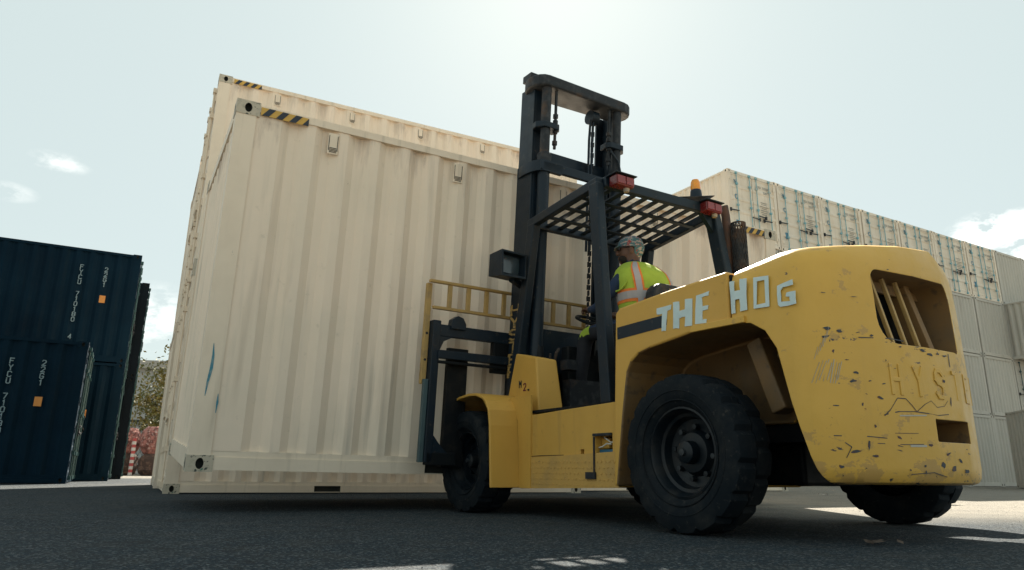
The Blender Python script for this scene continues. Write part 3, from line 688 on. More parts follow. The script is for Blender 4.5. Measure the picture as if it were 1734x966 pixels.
for i in range(4):
    j = (i+1) % 4; g.prism([oa[i], oa[j], ob[j], ob[i]], 'x', -KX-.0035, -KX-.0005)
g.build('tape_letter', tape, truck, fix=True)
# worn ledge strip above the arch
g = G(); g.prism([(-2.60, 1.103), (-2.99, 1.098), (-2.99, 1.135), (-2.62, 1.140)], 'x', -KX-.012, -KX+.01); g.build('arch_trim', yelcw, truck, fix=True, bevel=.003)
# inner frame seen under the arch
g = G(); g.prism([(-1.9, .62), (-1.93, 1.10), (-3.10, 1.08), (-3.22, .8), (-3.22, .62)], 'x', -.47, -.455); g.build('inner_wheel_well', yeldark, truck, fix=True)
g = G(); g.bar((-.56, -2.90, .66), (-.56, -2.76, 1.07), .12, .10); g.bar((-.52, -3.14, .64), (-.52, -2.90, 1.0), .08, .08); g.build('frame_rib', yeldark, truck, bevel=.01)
# --- chassis, step and tank
g = G(); g.prism([(-.76, .20), (-.80, .735), (-1.30, .752), (-1.885, .768), (-1.885, .232)], 'x', -.90, .9)
tank = g.build('side_tank', [yel], truck, fix=True)
g = G().box(-1.2, -.76, -1.83, -1.655, .405, .552); c1 = g.build('c', yeldark, None)
g = G().box(-1.2, -.86, -1.53, -1.49, .415, .47); c2 = g.build('c', yeldark, None)
cut(tank, [c1, c2]); bv = tank.modifiers.new('bevel', 'BEVEL'); bv.width = .012; bv.segments = 2; bv.limit_method = 'ANGLE'; bv.angle_limit = R(40)
g = G().box(-.87, -.77, -1.825, -1.66, .408, .468); g.build('battery', batt, truck, bevel=.004)
g = G().box(-.85, -.78, -1.74, -1.66, .475, .54); g.build('relay_box', yel, truck, bevel=.004)
g = G(); g.tube([(-.875, -1.66, .48), (-.885, -1.71, .485), (-.88, -1.75, .505), (-.885, -1.80, .50)], .005, 6); g.tube([(-.875, -1.72, .545), (-.885, -1.76, .53), (-.885, -1.80, .51), (-.88, -1.82, .515)], .0045, 6); g.build('cable', wire, truck, smooth=True)
G().box(-.915, -.89, -1.83, -1.64, .553, .572).build('compartment_lid', navy2, truck, bevel=.003)
g = G(); g.tube([(-.912, -1.655, .55), (-.914, -1.655, .32)], .007, 6); g.obox((-.915, -1.62, .30), (.008, .05, .022)); g.build('latch_rod', navy2, truck, smooth=True)
# checkered step plate with raised studs
g = G(); g.prism([(-.757, .196), (-.765, .42), (-1.25, .432), (-1.89, .452), (-1.89, .228)], 'x', -.908, -.899)
for i in range(26):
    for j in range(5):
        yy = -.80-i*.042-(j % 2)*.02; zz = .235+j*.038+.0
        if yy > -1.87 and zz < .41: g.obox((-.9085, yy, zz), (.0025, .008, .004), M4.Rotation(R(35 if (i+j) % 2 else -35), 3, 'X'))
g.build('step_plate', yeltread, truck, fix=True)
g = G(); g.prism([(-.76, .421), (-.78, .428), (-1.0, .432), (-1.3, .4345), (-1.3, .4375), (-1.0, .437), (-.76, .428)], 'x', -.9045, -.899); tag(g.build('weld_seam', hole_m, truck, fix=True))
G().box(-.88, .88, -1.86, -.82, .755, .775).build('cab_floor', black, truck)
g = G(); g.box(-.5, .5, -1.0, .0, .28, .62); g.box(-.3, .3, -2.8, -1.0, .26, .5); g.box(-.12, .12, -1.75, -1.2, .18, .3); g.build('drive_axle_housing', black, truck, bevel=.02)
# --- front fenders
def fender(x0, x1):
    o_ = []
    pr = [(.17, .80), (.06, .845), (-.06, .885), (-.20, .915), (-.36, .928), (-.48, .922), (-.57, .895), (-.64, .85), (-.69, .78), (-.715, .66), (-.745, .20)]
    g = G(); n = len(pr); inn = []
    for i, (y, z) in enumerate(pr):
        a = V(pr[max(i-1, 0)]); b = V(pr[min(i+1, n-1)]); t = (b-a).normalized(); nn = V((-t.y, t.x)); nn = nn if (nn.y < 0 or nn.x > 0) else -nn
        inn.append((y+nn.x*.022, z+nn.y*.022) if i < n-4 else (y+.022, z))
    g.prism(pr+inn[::-1], 'x', x0, x1); f_ = g.build('front_fender', yel, truck, fix=True, bevel=.006)
    return f_
fender(-1.165, -.70); fender(.74, 1.16)
g = G(); g.prism([(-.745, .2), (-.72, .70), (-.60, .89), (-.90, .89), (-.90, .2)], 'x', -.915, -.90); g.build('fender_gusset', yel, truck, fix=True)
# --- cowl boxes in front of the driver
g = G(); lf = [(-.80, -.375, .90), (-.80, -.50, 1.275), (-.80, -.80, 1.21), (-.80, -.84, .74), (-.80, -.375, .74)]
rf = [(-.56, -.375, .90), (-.58, -.50, 1.275), (-.64, -.86, 1.19), (-.60, -.90, .755), (-.56, -.375, .74)]
g.add(lf+rf, [(0, 1, 2, 3, 4), (9, 8, 7, 6, 5), (0, 5, 6, 1), (1, 6, 7, 2), (2, 7, 8, 3), (3, 8, 9, 4), (4, 9, 5, 0)])
cowl = g.build('dash_cowl', yel, truck, fix=True, bevel=.012)
g = G(); letters(g, 'M', (-.8015, -.56, .985), (0, -1, 0), (0, 0, 1), .05, .009, .002); g.build('graffiti_mark', navy2, truck)
g = G(); letters(g, '2', (-.8015, -.625, .955), (0, -1, 0), (0, 0, 1), .055, .008, .002); g.build('graffiti_mark', mat('maroon_marker', (.15, .02, .03), .5), truck)
g = G(); g.tube([(-.802, -.70, .955), (-.810, -.70, .955)], .008, 8); g.build('bolt', navy2, truck)
g = G(); g.tube([(-.60, -.78, 1.2), (-.60, -.80, 1.26), (-.57, -.80, 1.3)], .012, 6); g.tube([(-.65, -.78, 1.2), (-.66, -.80, 1.25)], .01, 6); g.box(-.56, -.46, -.9, -.8, 1.12, 1.2); g.box(-.5, .5, -.85, -.75, .78, 1.05); g.build('dashboard_fittings', navy2, truck)
g = G(); g.box(-.42, .42, -.72, -.62, .78, 1.35); g.build('front_bulkhead', black, truck, bevel=.01)
g = G(); g.tube([(-.15, -.70, 1.3), (-.15, -.72, 1.42), (-.15, -.78, 1.55)], .03, 8); g.build('steering_column', black, truck, smooth=True)
g = G(); cst = V((-.15, -.79, 1.57)); ringp = []
for k in range(25): a = 2*pi*k/24; ringp.append(cst+V((cos(a)*.19, sin(a)*.19*cos(R(25)), sin(a)*.19*sin(R(25)))))
g.tube(ringp, .014, 8)
for a in (90, 210, 330): g.bar(cst, cst+V((cos(R(a))*.19, sin(R(a))*.19*cos(R(25)), sin(R(a))*.19*sin(R(25)))), .02, .012)
g.build('steering_wheel', black, truck, smooth=True)
for i in range(3):
    g = G(); g.tube([(.12+.07*i, -.80, 1.2), (.12+.07*i, -.86, 1.5)], .008, 6); g.lathe([(-.025, .003), (-.015, .018), (.015, .018), (.025, .003)], 'z', 8, (.12+.07*i, -.87, 1.52)); g.build('control_lever', black, truck, smooth=True)
g = G(); g.box(-.42, .30, -1.9, -1.25, .78, 1.26); g.build('seat_base', black, truck, bevel=.02)
g = G(); g.prism(rrect(-.36, .12, 1.2, 1.40, (.05,)*4), 'y', -1.60, -1.15); g.build('seat_cushion', black, truck, fix=True, bevel=.02)
g = G(); bk = rrect(-.36, .10, 1.34, 1.71, (.04, .11, .11, .04)); g.prism(bk, 'y', -1.70, -1.60); g.build('seat_backrest', navy2, truck, fix=True, bevel=.02)
G().box(-.20, .04, -1.705, -1.7005, 1.62, 1.67).build('seat_label', greyp, truck)
# --- overhead guard
GP = dict(RL=((-.80, -1.80, .77), (-.80, -1.635, 2.42)), FL=((-.80, -.40, 1.0), (-.78, -.70, 2.36)), RR=((.56, -1.86, 1.40), (.50, -1.70, 2.38)), FR=((.60, -.40, 1.0), (.56, -.76, 2.36)))
def post(name, a, b, wx, wy):
    g = G(); a = V(a); b = V(b); g.add([a+V((sx*wx/2, sy*wy/2, 0)) for sy in (-1, 1) for sx in (-1, 1)]+[b+V((sx*wx/2, sy*wy/2, 0)) for sy in (-1, 1) for sx in (-1, 1)], [(0, 2, 3, 1), (4, 5, 7, 6), (0, 1, 5, 4), (2, 6, 7, 3), (0, 4, 6, 2), (1, 3, 7, 5)])
    return g.build(name, navy, truck, bevel=.01)
post('guard_post', (-.84, -1.735, .77), (-.83, -1.625, 2.40), .07, .105)
post('guard_post', (-.74, -.38, .90), (-.77, -.72, 2.36), .075, .10)
post('guard_post', (.38, -1.82, 1.36), (.35, -1.68, 2.40), .08, .11)
post('guard_post', (.58, -.38, .90), (.52, -.74, 2.36), .075, .10)
g = G(); g.bar((-.83, -1.67, 2.40), (-.77, -.66, 2.375), .06, .075); g.build('guard_rail', navy, truck, bevel=.008)
g = G(); g.bar((.36, -1.72, 2.40), (.52, -.70, 2.375), .06, .075); g.build('guard_rail', navy, truck, bevel=.008)
g = G(); g.bar((-.80, -1.675, 2.405), (.36, -1.71, 2.405), .05, .08); g.build('guard_rail', navy, truck, bevel=.008)
g = G(); g.bar((-.74, -.69, 2.37), (.50, -.72, 2.37), .05, .065); g.build('guard_rail', navy, truck, bevel=.008)
g = G(); g.prism([(.31, 2.37), (.31, 2.22), (.18, 2.37)], 'y', -1.72, -1.68); g.build('corner_gusset', navy, truck, fix=True)
nb = 10
for i in range(1, nb):
    u_ = i/nb; g = G(); g.bar((-.80+1.14*u_, -1.66, 2.392), (-.75+1.25*u_, -.72, 2.372), .045, .012); g.build('grill_bar', navy, truck)
for i in range(1, 4):
    y = -1.67+.95*i/4; g = G(); g.box(-.79, .36+.04*i, y-.025, y+.025, 2.358-.004*i, 2.368-.004*i); g.build('cross_slat', navy, truck)
# lamps on the guard
def taillamp(x, rz=0):
    t = empty('tail_lamp', (x, -1.76, 2.325)); t.parent = truck; t.rotation_euler = (0, 0, rz)
    for k in ('label', 'category'):
        if k in t: del t[k]
    b = G().box(-.085, .085, -.04, .05, .03, .115).build('lamp_housing', redl, t, bevel=.012)
    G().box(-.10, .10, -.06, .065, .116, .124).build('lamp_cap', navy, b, bevel=.002)
    g = G(); g.box(-.08, -.004, -.0465, -.0405, .042, .105); g.box(.004, .08, -.0465, -.0405, .042, .105); g.build('lamp_lens', mat('lamp_lens_red', (.17, .014, .012), .2, coat=.4), b, bevel=.003)
    g = G(); g.lathe([(.004, .02), (.03, .025)], 'z', 12, (.04, 0, 0)); g.build('bulb_cap', greyp, b)
taillamp(-.69); taillamp(.25)
g = G(); g.add([(-.10, -1.66, 2.452), (.26, -1.80, 2.50), (.30, -1.60, 2.50), (-.02, -1.5, 2.452)], [(0, 1, 2, 3)]); g.add([(-.10, -1.66, 2.446), (.26, -1.80, 2.494), (.30, -1.60, 2.494), (-.02, -1.5, 2.446)], [(3, 2, 1, 0)])
for i in range(4): pass
g.f += [(0, 4, 5, 1), (1, 5, 6, 2), (2, 6, 7, 3), (3, 7, 4, 0)]; g.mi += [0]*4
g.bar((.05, -1.62, 2.40), (.05, -1.62, 2.46), .04, .04)
g.build('beacon_bracket', navy2, truck)
g = G(); g.lathe([(2.49, .05), (2.55, .045), (2.56, .040)], 'z', 20, (.165, -1.69, 0)); bb = g.build('beacon', navy, truck, smooth=True)
g = G(); g.lathe([(2.56, .040), (2.575, .041), (2.625, .038), (2.648, .028), (2.655, .010)], 'z', 20, (.165, -1.69, 0)); g.build('beacon_dome', amber, bb, smooth=True)
g = G(); g.lathe([(2.562, .012), (2.61, .018), (2.615, .01)], 'z', 10, (.165, -1.69, 0)); g.build('reflector', silv, bb)
# exhaust
ex = V((.50, -1.70, 0))
g = G(); g.tube([ex+V((0, 0, 1.3)), ex+V((0, 0, 2.30)), ex+V((-.005, .0, 2.40)), ex+V((-.02, 0, 2.48))], .036, 14); g.build('exhaust_pipe', rust, truck, smooth=True)
g = G(); g.tube([ex+V((-.019, 0, 2.4801)), ex+V((-.021, 0, 2.4875))], .034, 14); g.build('pipe_mouth', hole_m, truck)
g = G()
for r_ in range(14):
    for k in range(16):
        a0 = 2*pi*(k+.5*(r_ % 2))/16; a1 = a0+2*pi/16
        z0 = 1.72+r_*.042
        for (b0, zz0, b1, zz1) in ((a0, z0, (a0+a1)/2, z0+.042), (a1, z0, (a0+a1)/2, z0+.042)):
            c0 = V((.055*cos(b0), .055*sin(b0), zz0)); c1_ = V((.055*cos(b1), .055*sin(b1), zz1)); g.bar(ex+V((.02, -.10, 0))+c0, ex+V((.02, -.10, 0))+c1_, .012, .006)
for zz in (1.72, 2.31): 
    rp = [ex+V((.02+.055*cos(2*pi*k/20), -.10+.055*sin(2*pi*k/20), zz)) for k in range(21)]; g.tube(rp, .007, 5)
g.build('heat_guard', navy2, truck)
g = G(); g.tube([ex+V((.02, -.10, 1.35)), ex+V((.02, -.10, 2.25))], .055, 14); g.build('muffler', navy2, truck, smooth=True)
# --- wheels
def wheel(cx, cy, Rr, wd, side, steer=0, dual=False):
    t = empty('wheel', (cx, cy, Rr)); t.parent = truck; t.rotation_euler = (random.uniform(0, 6), 0, 0); t.rotation_euler.z = steer
    h = wd/2; n = 96
    def fn(a, r, k):
        if r < Rr*.955: return r
        u = (k+(0 if a*side > 0 else 3)) % 6
        return r if u else r-.018
    prof = [(-h*.62, Rr*.56), (-h*.80, Rr*.60), (-h*.97, Rr*.70), (-h, Rr*.80), (-h*.97, Rr*.88), (-h*.93, Rr*.93), (-h*.90, Rr*.975), (-h*.72, Rr*.995), (-h*.05, Rr), (-h*.049, Rr*.95), (h*.049, Rr*.95), (h*.05, Rr), (h*.72, Rr*.995), (h*.90, Rr*.975), (h*.93, Rr*.93), (h*.97, Rr*.88), (h, Rr*.80), (h*.97, Rr*.70), (h*.80, Rr*.60), (h*.62, Rr*.56)]
    tz = G().lathe(prof, 'x', n, fn=fn, cap=False).build('tyre', rubber, t, fix=True); tz.data.polygons.foreach_set('use_smooth', [True]*len(tz.data.polygons)); tz.data.set_sharp_from_angle(angle=R(28))
    s = -1 if side < 0 else 1
    pr = [(s*h*.66, Rr*.57), (s*h*.72, Rr*.575), (s*h*.74, Rr*.55), (s*h*.64, Rr*.53), (s*h*.30, Rr*.50), (s*h*.24, Rr*.46), (-s*h*.10, Rr*.43), (-s*h*.18, Rr*.30), (s*h*.10, Rr*.25), (s*h*.14, Rr*.16), (s*h*.14, .005)]
    rm = G().lathe(pr, 'x', 40, cap=False).build('rim', rimm, t, fix=True, smooth=True)
    G().lathe([(s*h*.15, Rr*.15), (s*h*.55, Rr*.14), (s*h*.62, Rr*.10), (s*h*.64, .004)], 'x', 20).build('hub', rimm, rm, fix=True, smooth=True)
    g = G(); g.lathe([(s*h*.60, Rr*.05), (s*h*.74, Rr*.045), (s*h*.75, .003)], 'x', 10); g.build('hub_cap', hubm, rm, fix=True)
    for k in range(8):
        a = 2*pi*k/8; c_ = V((0, Rr*.33*cos(a), Rr*.33*sin(a))); g = G(); g.lathe([(-s*h*.18, .018), (s*h*.08, .016), (s*h*.085, .002)], 'x', 6, c_); g.build('wheel_nut', hubm if k % 3 == 0 else rimm, rm, fix=True)
    rr_ = G()
    for (rad, off) in ((.78, 1.0), (.66, .95)):
        rr_.tube([V((s*h*off*.995, Rr*rad*cos(2*pi*k/48), Rr*rad*sin(2*pi*k/48))) for k in range(49)], .004, 5)
    rr_.build('sidewall_bead', rubber, tz)
    return t
wheel(-.90, -2.53, .435, .27, -1, R(0)); wheel(1.16, -2.50, .425, .27, 1, R(0))
wheel(-1.01, -.27, .40, .29, -1); wheel(.97, -.30, .40, .28, 1)
g = G(); g.tube([(-.75, -2.5, .42), (1.05, -2.5, .42)], .07, 12); g.box(-.5, .6, -2.62, -2.38, .34, .55); g.build('steer_axle', black, truck, bevel=.01)
g = G(); g.box(-.44, .48, -3.25, -1.95, .5, 1.05); g.build('engine_bay', black, truck)
# --- mast (tilted back)
mast = empty('mast', (0, -.36, .40)); mast.parent = truck; mast.rotation_euler = (R(3.8), 0, 0)
# local: z up the mast, y forward, x right ; z_local = z-.40
def channel(g, x, y0, y1, z0, z1, s, web=.022, fl=.09, t=.03):
    g.box(*sorted((x, x+s*web)), y0, y1, z0, z1); g.box(*sorted((x+s*web, x+s*fl)), y0, y0+t, z0, z1); g.box(*sorted((x+s*web, x+s*fl)), y1-t, y1, z0, z1)
XL, XR = -.72, .29
for x, s_ in ((XL, 1), (XR, -1)):
    g = G(); channel(g, x, -.07, .17, -.15, 2.62, s_); g.build('outer_rail', navy, mast, bevel=.005)
    g = G(); channel(g, x+s_*.012, -.045, .175, .1, 3.38, s_, fl=.10, t=.025); g.build('inner_rail', navy, mast, bevel=.004)
    g = G(); g.tube([(x+s_*.09, -.13, .15), (x+s_*.09, -.13, 2.62)], .055, 16); g.build('lift_cylinder', navy, mast, smooth=True)
    g = G(); g.tube([(x+s_*.09, -.13, 2.62), (x+s_*.09, -.13, 3.36)], .045, 14); g.build('cylinder_rod', navy2, mast, smooth=True)
    g = G(); g.lathe([(2.60, .062), (2.68, .066), (2.70, .05)], 'z', 18, (x+s_*.09, -.13, 0)); g.build('gland_nut', navy2, mast)
    g = G(); g.prism([(x+s_*-.01, -.12), (x+s_*.05, -.19), (x+s_*.20, -.19), (x+s_*.23, -.15), (x+s_*.22, -.05), (x+s_*.0, -.05)], 'z', 2.93, 2.985); g.build('stay_bracket', navy, mast, fix=True, bevel=.006)
    g = G(); g.tube([(x+s_*.19, -.14, 2.76), (x+s_*.19, -.14, 3.34)], .014, 8)
    for zz in (2.80, 2.91, 3.00, 3.06): g.lathe([(zz, .026), (zz+.035, .026)], 'z', 6, (x+s_*.19, -.14, 0))
    g.build('anchor_bolt', navy2, mast)
    # chain of links
    xc = x+s_*.30
    if s_ > 0: continue
    g = G()
    for k in range(56):
        zz = .2+k*.054; yy = -.03
        g.box(xc-.014, xc-.008, yy-.012, yy+.012, zz, zz+.048) if k % 2 else g.box(xc-.006, xc+.006, yy-.012, yy+.012, zz, zz+.048)
        if k % 2: g.box(xc+.008, xc+.014, yy-.012, yy+.012, zz, zz+.048)
    g.build('lift_chain', navy2, mast)
    g = G(); g.tube([(xc-.05, -.03, 3.25), (xc+.03, -.03, 3.25)], .07, 16); g.build('chain_sheave', navy, mast, smooth=True)
for dx in (0, .035):
    g = G(); g.tube([(-.075+dx, -.06, 1.9), (-.075+dx, -.06, 3.0), (-.07+dx, -.065, 3.16), (-.04+dx*.9, -.05, 3.25), (.01+dx*.6, -.03, 3.28), (.06, -.02, 3.24)], .012, 8); g.build('hose', navy, mast, smooth=True)
g = G(); g.tube([(.10, -.17, 2.9), (.17, -.20, 2.80), (.20, -.20, 2.70), (.21, -.19, 2.45)], .012, 8); g.build('hose', navy, mast, smooth=True)
# crosshead
pl = []
for k in range(9): a = R(90+180*k/8); pl.append((XL+.08+.13*cos(a), -.03+.165*sin(a)))
for k in range(9): a = R(-90+180*k/8); pl.append((XR-.04+.13*cos(a), -.06+.135*sin(a)))
g = G(); g.prism(pl, 'z', 3.33, 3.44); g.build('crosshead', navy2, mast, fix=True, bevel=.02, seg=3)
g = G(); g.box(XL+.12, XR-.1, .0, .12, 3.4405, 3.50); g.box(XL-.02, XL+.11, -.02, .12, 3.4405, 3.51); g.build('top_tie_plate', navy2, mast, bevel=.006)
# lower crossmember with round ends
pl = []
for k in range(9): a = R(90+180*k/8); pl.append((XL+.05+.09*cos(a), -.05+.12*sin(a)))
for k in range(9): a = R(-90+180*k/8); pl.append((XR-.05+.09*cos(a), -.05+.12*sin(a)))
inner = [(XR-.15, -.06), (XR-.15, .08), (XL+.15, .08), (XL+.15, -.06)]
g = G(); g.box(XL+.02, XR-.02, -.195, -.155, 2.52, 2.60); g.build('mast_crossbar', navy, mast, bevel=.006)
for x, s_ in ((XL, 1), (XR, -1)):
    g = G(); pl = [(x+s_*.05, .17)]+[(x+s_*(.05+.075*cos(R(90+10*k))), -.0+.195*sin(R(90+10*k))) for k in range(1, 19)]+[(x+s_*.25, -.195), (x+s_*.25, -.155), (x+s_*.10, -.155), (x+s_*.03, -.11), (x-s_*.002, -.045), (x-s_*.002, .165)]
    g.prism(pl, 'z', 2.51, 2.61); g.build('mast_collar', navy, mast, fix=True)
g = G(); g.box(XL+.1, XR-.1, .02, .09, 2.66, 2.80); g.build('mast_crossbar', navy, mast, bevel=.006)
g = G(); g.box(XL+.05, XR-.05, -.10, -.05, .75, 1.12); g.build('mast_crossbar', navy, mast, bevel=.006)
g = G(); g.box(XL+.05, XR-.05, -.10, -.05, .1, .3); g.build('mast_crossbar', black, mast, bevel=.006)
g = G(); letters(g, 'HYSTER', (XL+.0005, .150, 1.24), (0, -1, 0), (0, 0, 1), .086, .015, .004, gap=.26, vertical=True, w=.6); g.v = [(v_[0], .150+(v_[1]-.150)*2.4, v_[2]) for v_ in g.v]; g.build('mast_lettering', gold, mast)
g = G(); g.tube([(XL+.10, -.26, .40), (XL+.10, -.16, .95)], .035, 12); g.tube([(XL+.10, -.36, .12), (XL+.10, -.26, .40)], .05, 12); g.build('tilt_cylinder', black, mast, smooth=True)
G().lathe([(0, .012), (.01, .012), (.012, .002)], 'y', 10, (XL-.02, -.08, .42)).build('grease_nipple', silv, mast)
# work lamp box on the left rail
wl = empty('work_lamp', (-.955, -.12, 1.60)); wl.parent = mast; wl.rotation_euler = (0, 0, R(8))
g = G(); a = [(-.13, -.10, -.11), (.13, -.10, -.10), (.13, -.10, .11), (-.14, -.10, .11)]; b = [(-.12, .09, -.095), (.12, .09, -.095), (.12, .09, .095), (-.12, .09, .095)]
g.add(a+b, [(4, 7, 6, 5), (0, 4, 5, 1), (1, 5, 6, 2), (2, 6, 7, 3), (3, 7, 4, 0)])
ai = [(-.115, -.10, -.09), (.115, -.10, -.082), (.115, -.10, .095), (-.125, -.10, .095)]; ad = [(p[0]*.95, -.03, p[2]*.95) for p in ai]
g.add(a+ai, [(0, 1, 5, 4), (1, 2, 6, 5), (2, 3, 7, 6), (3, 0, 4, 7)]); g.add(ai+ad, [(0, 1, 5, 4), (1, 2, 6, 5), (2, 3, 7, 6), (3, 0, 4, 7), (4, 5, 6, 7)])
lb = g.build('lamp_box', navy, wl, fix=True)
g = G(); g.prism(rrect(-.10, .10, -.07, .08, (.03,)*4), 'y', -.045, -.035); g.build('lamp_glass', glassd, lb, fix=True, bevel=.004)
g = G(); g.bar((.06, 0, -.10), (.34, .10, -.14), .05, .04); g.build('lamp_bracket', navy, lb)
# --- carriage with load backrest
car = empty('carriage', (0, -.16, .42)); car.parent = truck; car.rotation_euler = (R(3.8), 0, 0)
CX0, CX1 = -1.49, 1.20
def cbox(name, mt, x0, x1, y0, y1, z0, z1, bv=.006): return G().box(x0, x1, y0, y1, z0-.42, z1-.42).build(name, mt, car, bevel=bv)
for x0, x1 in ((CX0+.035, CX0+.105), (CX1-.105, CX1-.035)): cbox('side_plate', navy, x0, x1, -.03, .06, .38, 1.53)
cbox('top_bar', navy, CX0+.09, CX1-.09, -.028, .03, 1.40, 1.50)
cbox('shaft_bar', navy, CX0+.09, CX1-.09, -.05, .0, 1.215, 1.285)
cbox('shaft_bar', black, CX0+.09, CX1-.09, -.04, -.01, 1.175, 1.20)
cbox('bottom_bar', black, CX0+.05, -1.17, -.03, .03, .36, .46)
cbox('bottom_bar', black, -.84, .80, -.03, .03, .36, .46)
cbox('centre_plate', black, -.86, .60, -.02, .05, 1.14, 1.47)
cbox('centre_plate', black, -.86, .60, -.02, .05, .44, .62)
cbox('centre_plate', black, -.70, .45, -.015, .04, .5, 1.2)
for x, s_ in ((CX0+.1, 1), (CX1-.1, -1)):
    g = G(); g.prism([(x, 1.40-.42), (x+s_*.12, 1.40-.42), (x+s_*.04, 1.36-.42), (x, 1.27-.42)], 'y', -.026, .028); g.build('gusset', navy, car, fix=True)
    g = G(); g.prism([(x, .46-.42), (x+s_*.13, .46-.42), (x+s_*.05, .54-.42), (x, .60-.42)], 'y', -.026, .028); g.build('gusset', navy, car, fix=True)
g = G(); g.box(CX0-.005, CX0+.034, -.01, .03, -.04, .62); g.build('side_plate', mat('blue_grey_worn_paint', (.05, .09, .10), .5, noise=[(8, (.04, .07, .08), .45, .7)]), car, bevel=.004)
g = G(); g.prism([(-1.30, 1.47-.42), (-1.29, 1.55-.42), (-1.24, 1.585-.42), (-1.19, 1.57-.42), (-1.16, 1.52-.42), (-1.16, 1.47-.42)], 'y', -.05, .03); g.build('lifting_lug', navy, car, fix=True, bevel=.004)
for x in (-1.27, .86):
    fk = G(); fk.box(x, x+.19, .032, .085, .34-.42, 1.32-.42); fk.box(x, x+.19, .085, 2.0, .345-.42, .39-.42); fk.build('fork', black, car, bevel=.006)
# mustard load backrest
def lbar(x0, x1, z0, z1, y0=-.02, y1=.02, mt=dullyel): return G().box(x0, x1, y0, y1, z0-.42, z1-.42).build('backrest_bar', mt, car, bevel=.004)
lbar(CX0-.015, CX0+.03, 1.0, 1.845, .035, .075)
lbar(CX1-.03, CX1+.015, 1.0, 1.845, .035, .075)
lbar(CX0-.015, CX1+.015, 1.8455, 1.87)
lbar(CX0+.031, CX1-.031, 1.625, 1.65)
nbk = 15
for i in range(1, nbk):
    x = CX0+(CX1-CX0)*i/nbk; lbar(x-.019, x+.019, 1.6505, 1.845, -.012, .014)
for zz in (1.42, 1.20, .99+.03): G().lathe([(-.030, .011), (-.022, .012), (-.02, .002)][::-1], 'y', 8, (CX0+.008, .062, zz-.42)).build('bolt', navy2, car)
# mirror by the right front post
g = G(); g.prism(rrect(.49, .60, 2.02, 2.13, (.02,)*4), 'y', -.80, -.76); g.bar((.55, -.74, 2.0), (.55, -.68, 2.25), .015, .015); g.build('mirror', navy2, truck, fix=True, bevel=.004)

# ------------------------------------------------------------ driver
def loft_pt(levels, t, a, k=1.0, add=0.):
    n = len(levels)-1; t = max(0, min(.9999, t))*n; i = int(t); f = t-i; A, B = levels[i], levels[i+1]
    c_ = V(A[0]).lerp(V(B[0]), f); rx = A[1]+(B[1]-A[1])*f; ry = A[2]+(B[2]-A[2])*f
    cx, cy = cos(a), sin(a); e = .82
    return c_+V((math.copysign(abs(cx)**e, cx)*(rx*k+add), math.copysign(abs(cy)**e, cy)*(ry*k+add), 0))
def loft(levels, k=1., add=0., n=24, m=14, t0=0, t1=1):
    return [[loft_pt(levels, t0+(t1-t0)*j/m, 2*pi*i/n, k, add) for i in range(n)] for j in range(m+1)]
per = empty('person', (0, 0, 0), 0, 'driver in lime hi-vis vest and patterned cap sitting in the forklift', 'person')
per.location = truck.location; per.rotation_euler = (0, 0, TYAW)
PX, PY = -.14, -1.36
tors = [((PX, PY+.02, 1.40), .185, .15), ((PX, PY, 1.52), .19, .15), ((PX, PY-.01, 1.66), .215, .155), ((PX, PY+.0, 1.79), .24, .16), ((PX, PY+.02, 1.88), .225, .135), ((PX-.005, PY+.05, 1.945), .145, .10), ((PX-.01, PY+.08, 1.98), .075, .07)]
# one continuous body: skinned skeleton
bmv = [((PX, PY, 1.42), .15), ((PX, PY-.005, 1.6), .155), ((PX, PY, 1.78), .15), ((PX-.005, PY+.05, 1.90), .075), ((PX-.01, PY+.095, 1.975), .055), ((PX-.015, PY+.12, 2.05), .075), ((PX-.015, PY+.125, 2.12), .083), ((PX-.015, PY+.12, 2.165), .06),
  ((PX-.19, PY+.03, 1.83), .068), ((PX-.27, PY+.10, 1.70), .056), ((PX-.28, PY+.24, 1.60), .046), ((PX-.20, PY+.42, 1.63), .034), ((PX-.15, PY+.50, 1.655), .028),
  ((PX+.19, PY+.03, 1.83), .068), ((PX+.27, PY+.12, 1.70), .056), ((PX+.24, PY+.28, 1.60), .046), ((PX+.16, PY+.44, 1.62), .034), ((PX+.12, PY+.52, 1.645), .028),
  ((PX-.11, PY+.10, 1.43), .09), ((PX-.13, PY+.58, 1.46), .075), ((PX-.15, PY+.64, 1.10), .055), ((PX-.15, PY+.62, .84), .045), ((PX-.15, PY+.74, .82), .04),
  ((PX+.11, PY+.10, 1.43), .09), ((PX+.15, PY+.50, 1.43), .075), ((PX+.15, PY+.58, 1.10), .055), ((PX+.15, PY+.62, .84), .045), ((PX+.15, PY+.74, .82), .04)]
be = [(0, 1), (1, 2), (2, 3), (3, 4), (4, 5), (5, 6), (6, 7), (2, 8), (8, 9), (9, 10), (10, 11), (11, 12), (2, 13), (13, 14), (14, 15), (15, 16), (16, 17), (0, 18), (18, 19), (19, 20), (20, 21), (21, 22), (0, 23), (23, 24), (24, 25), (25, 26), (26, 27)]
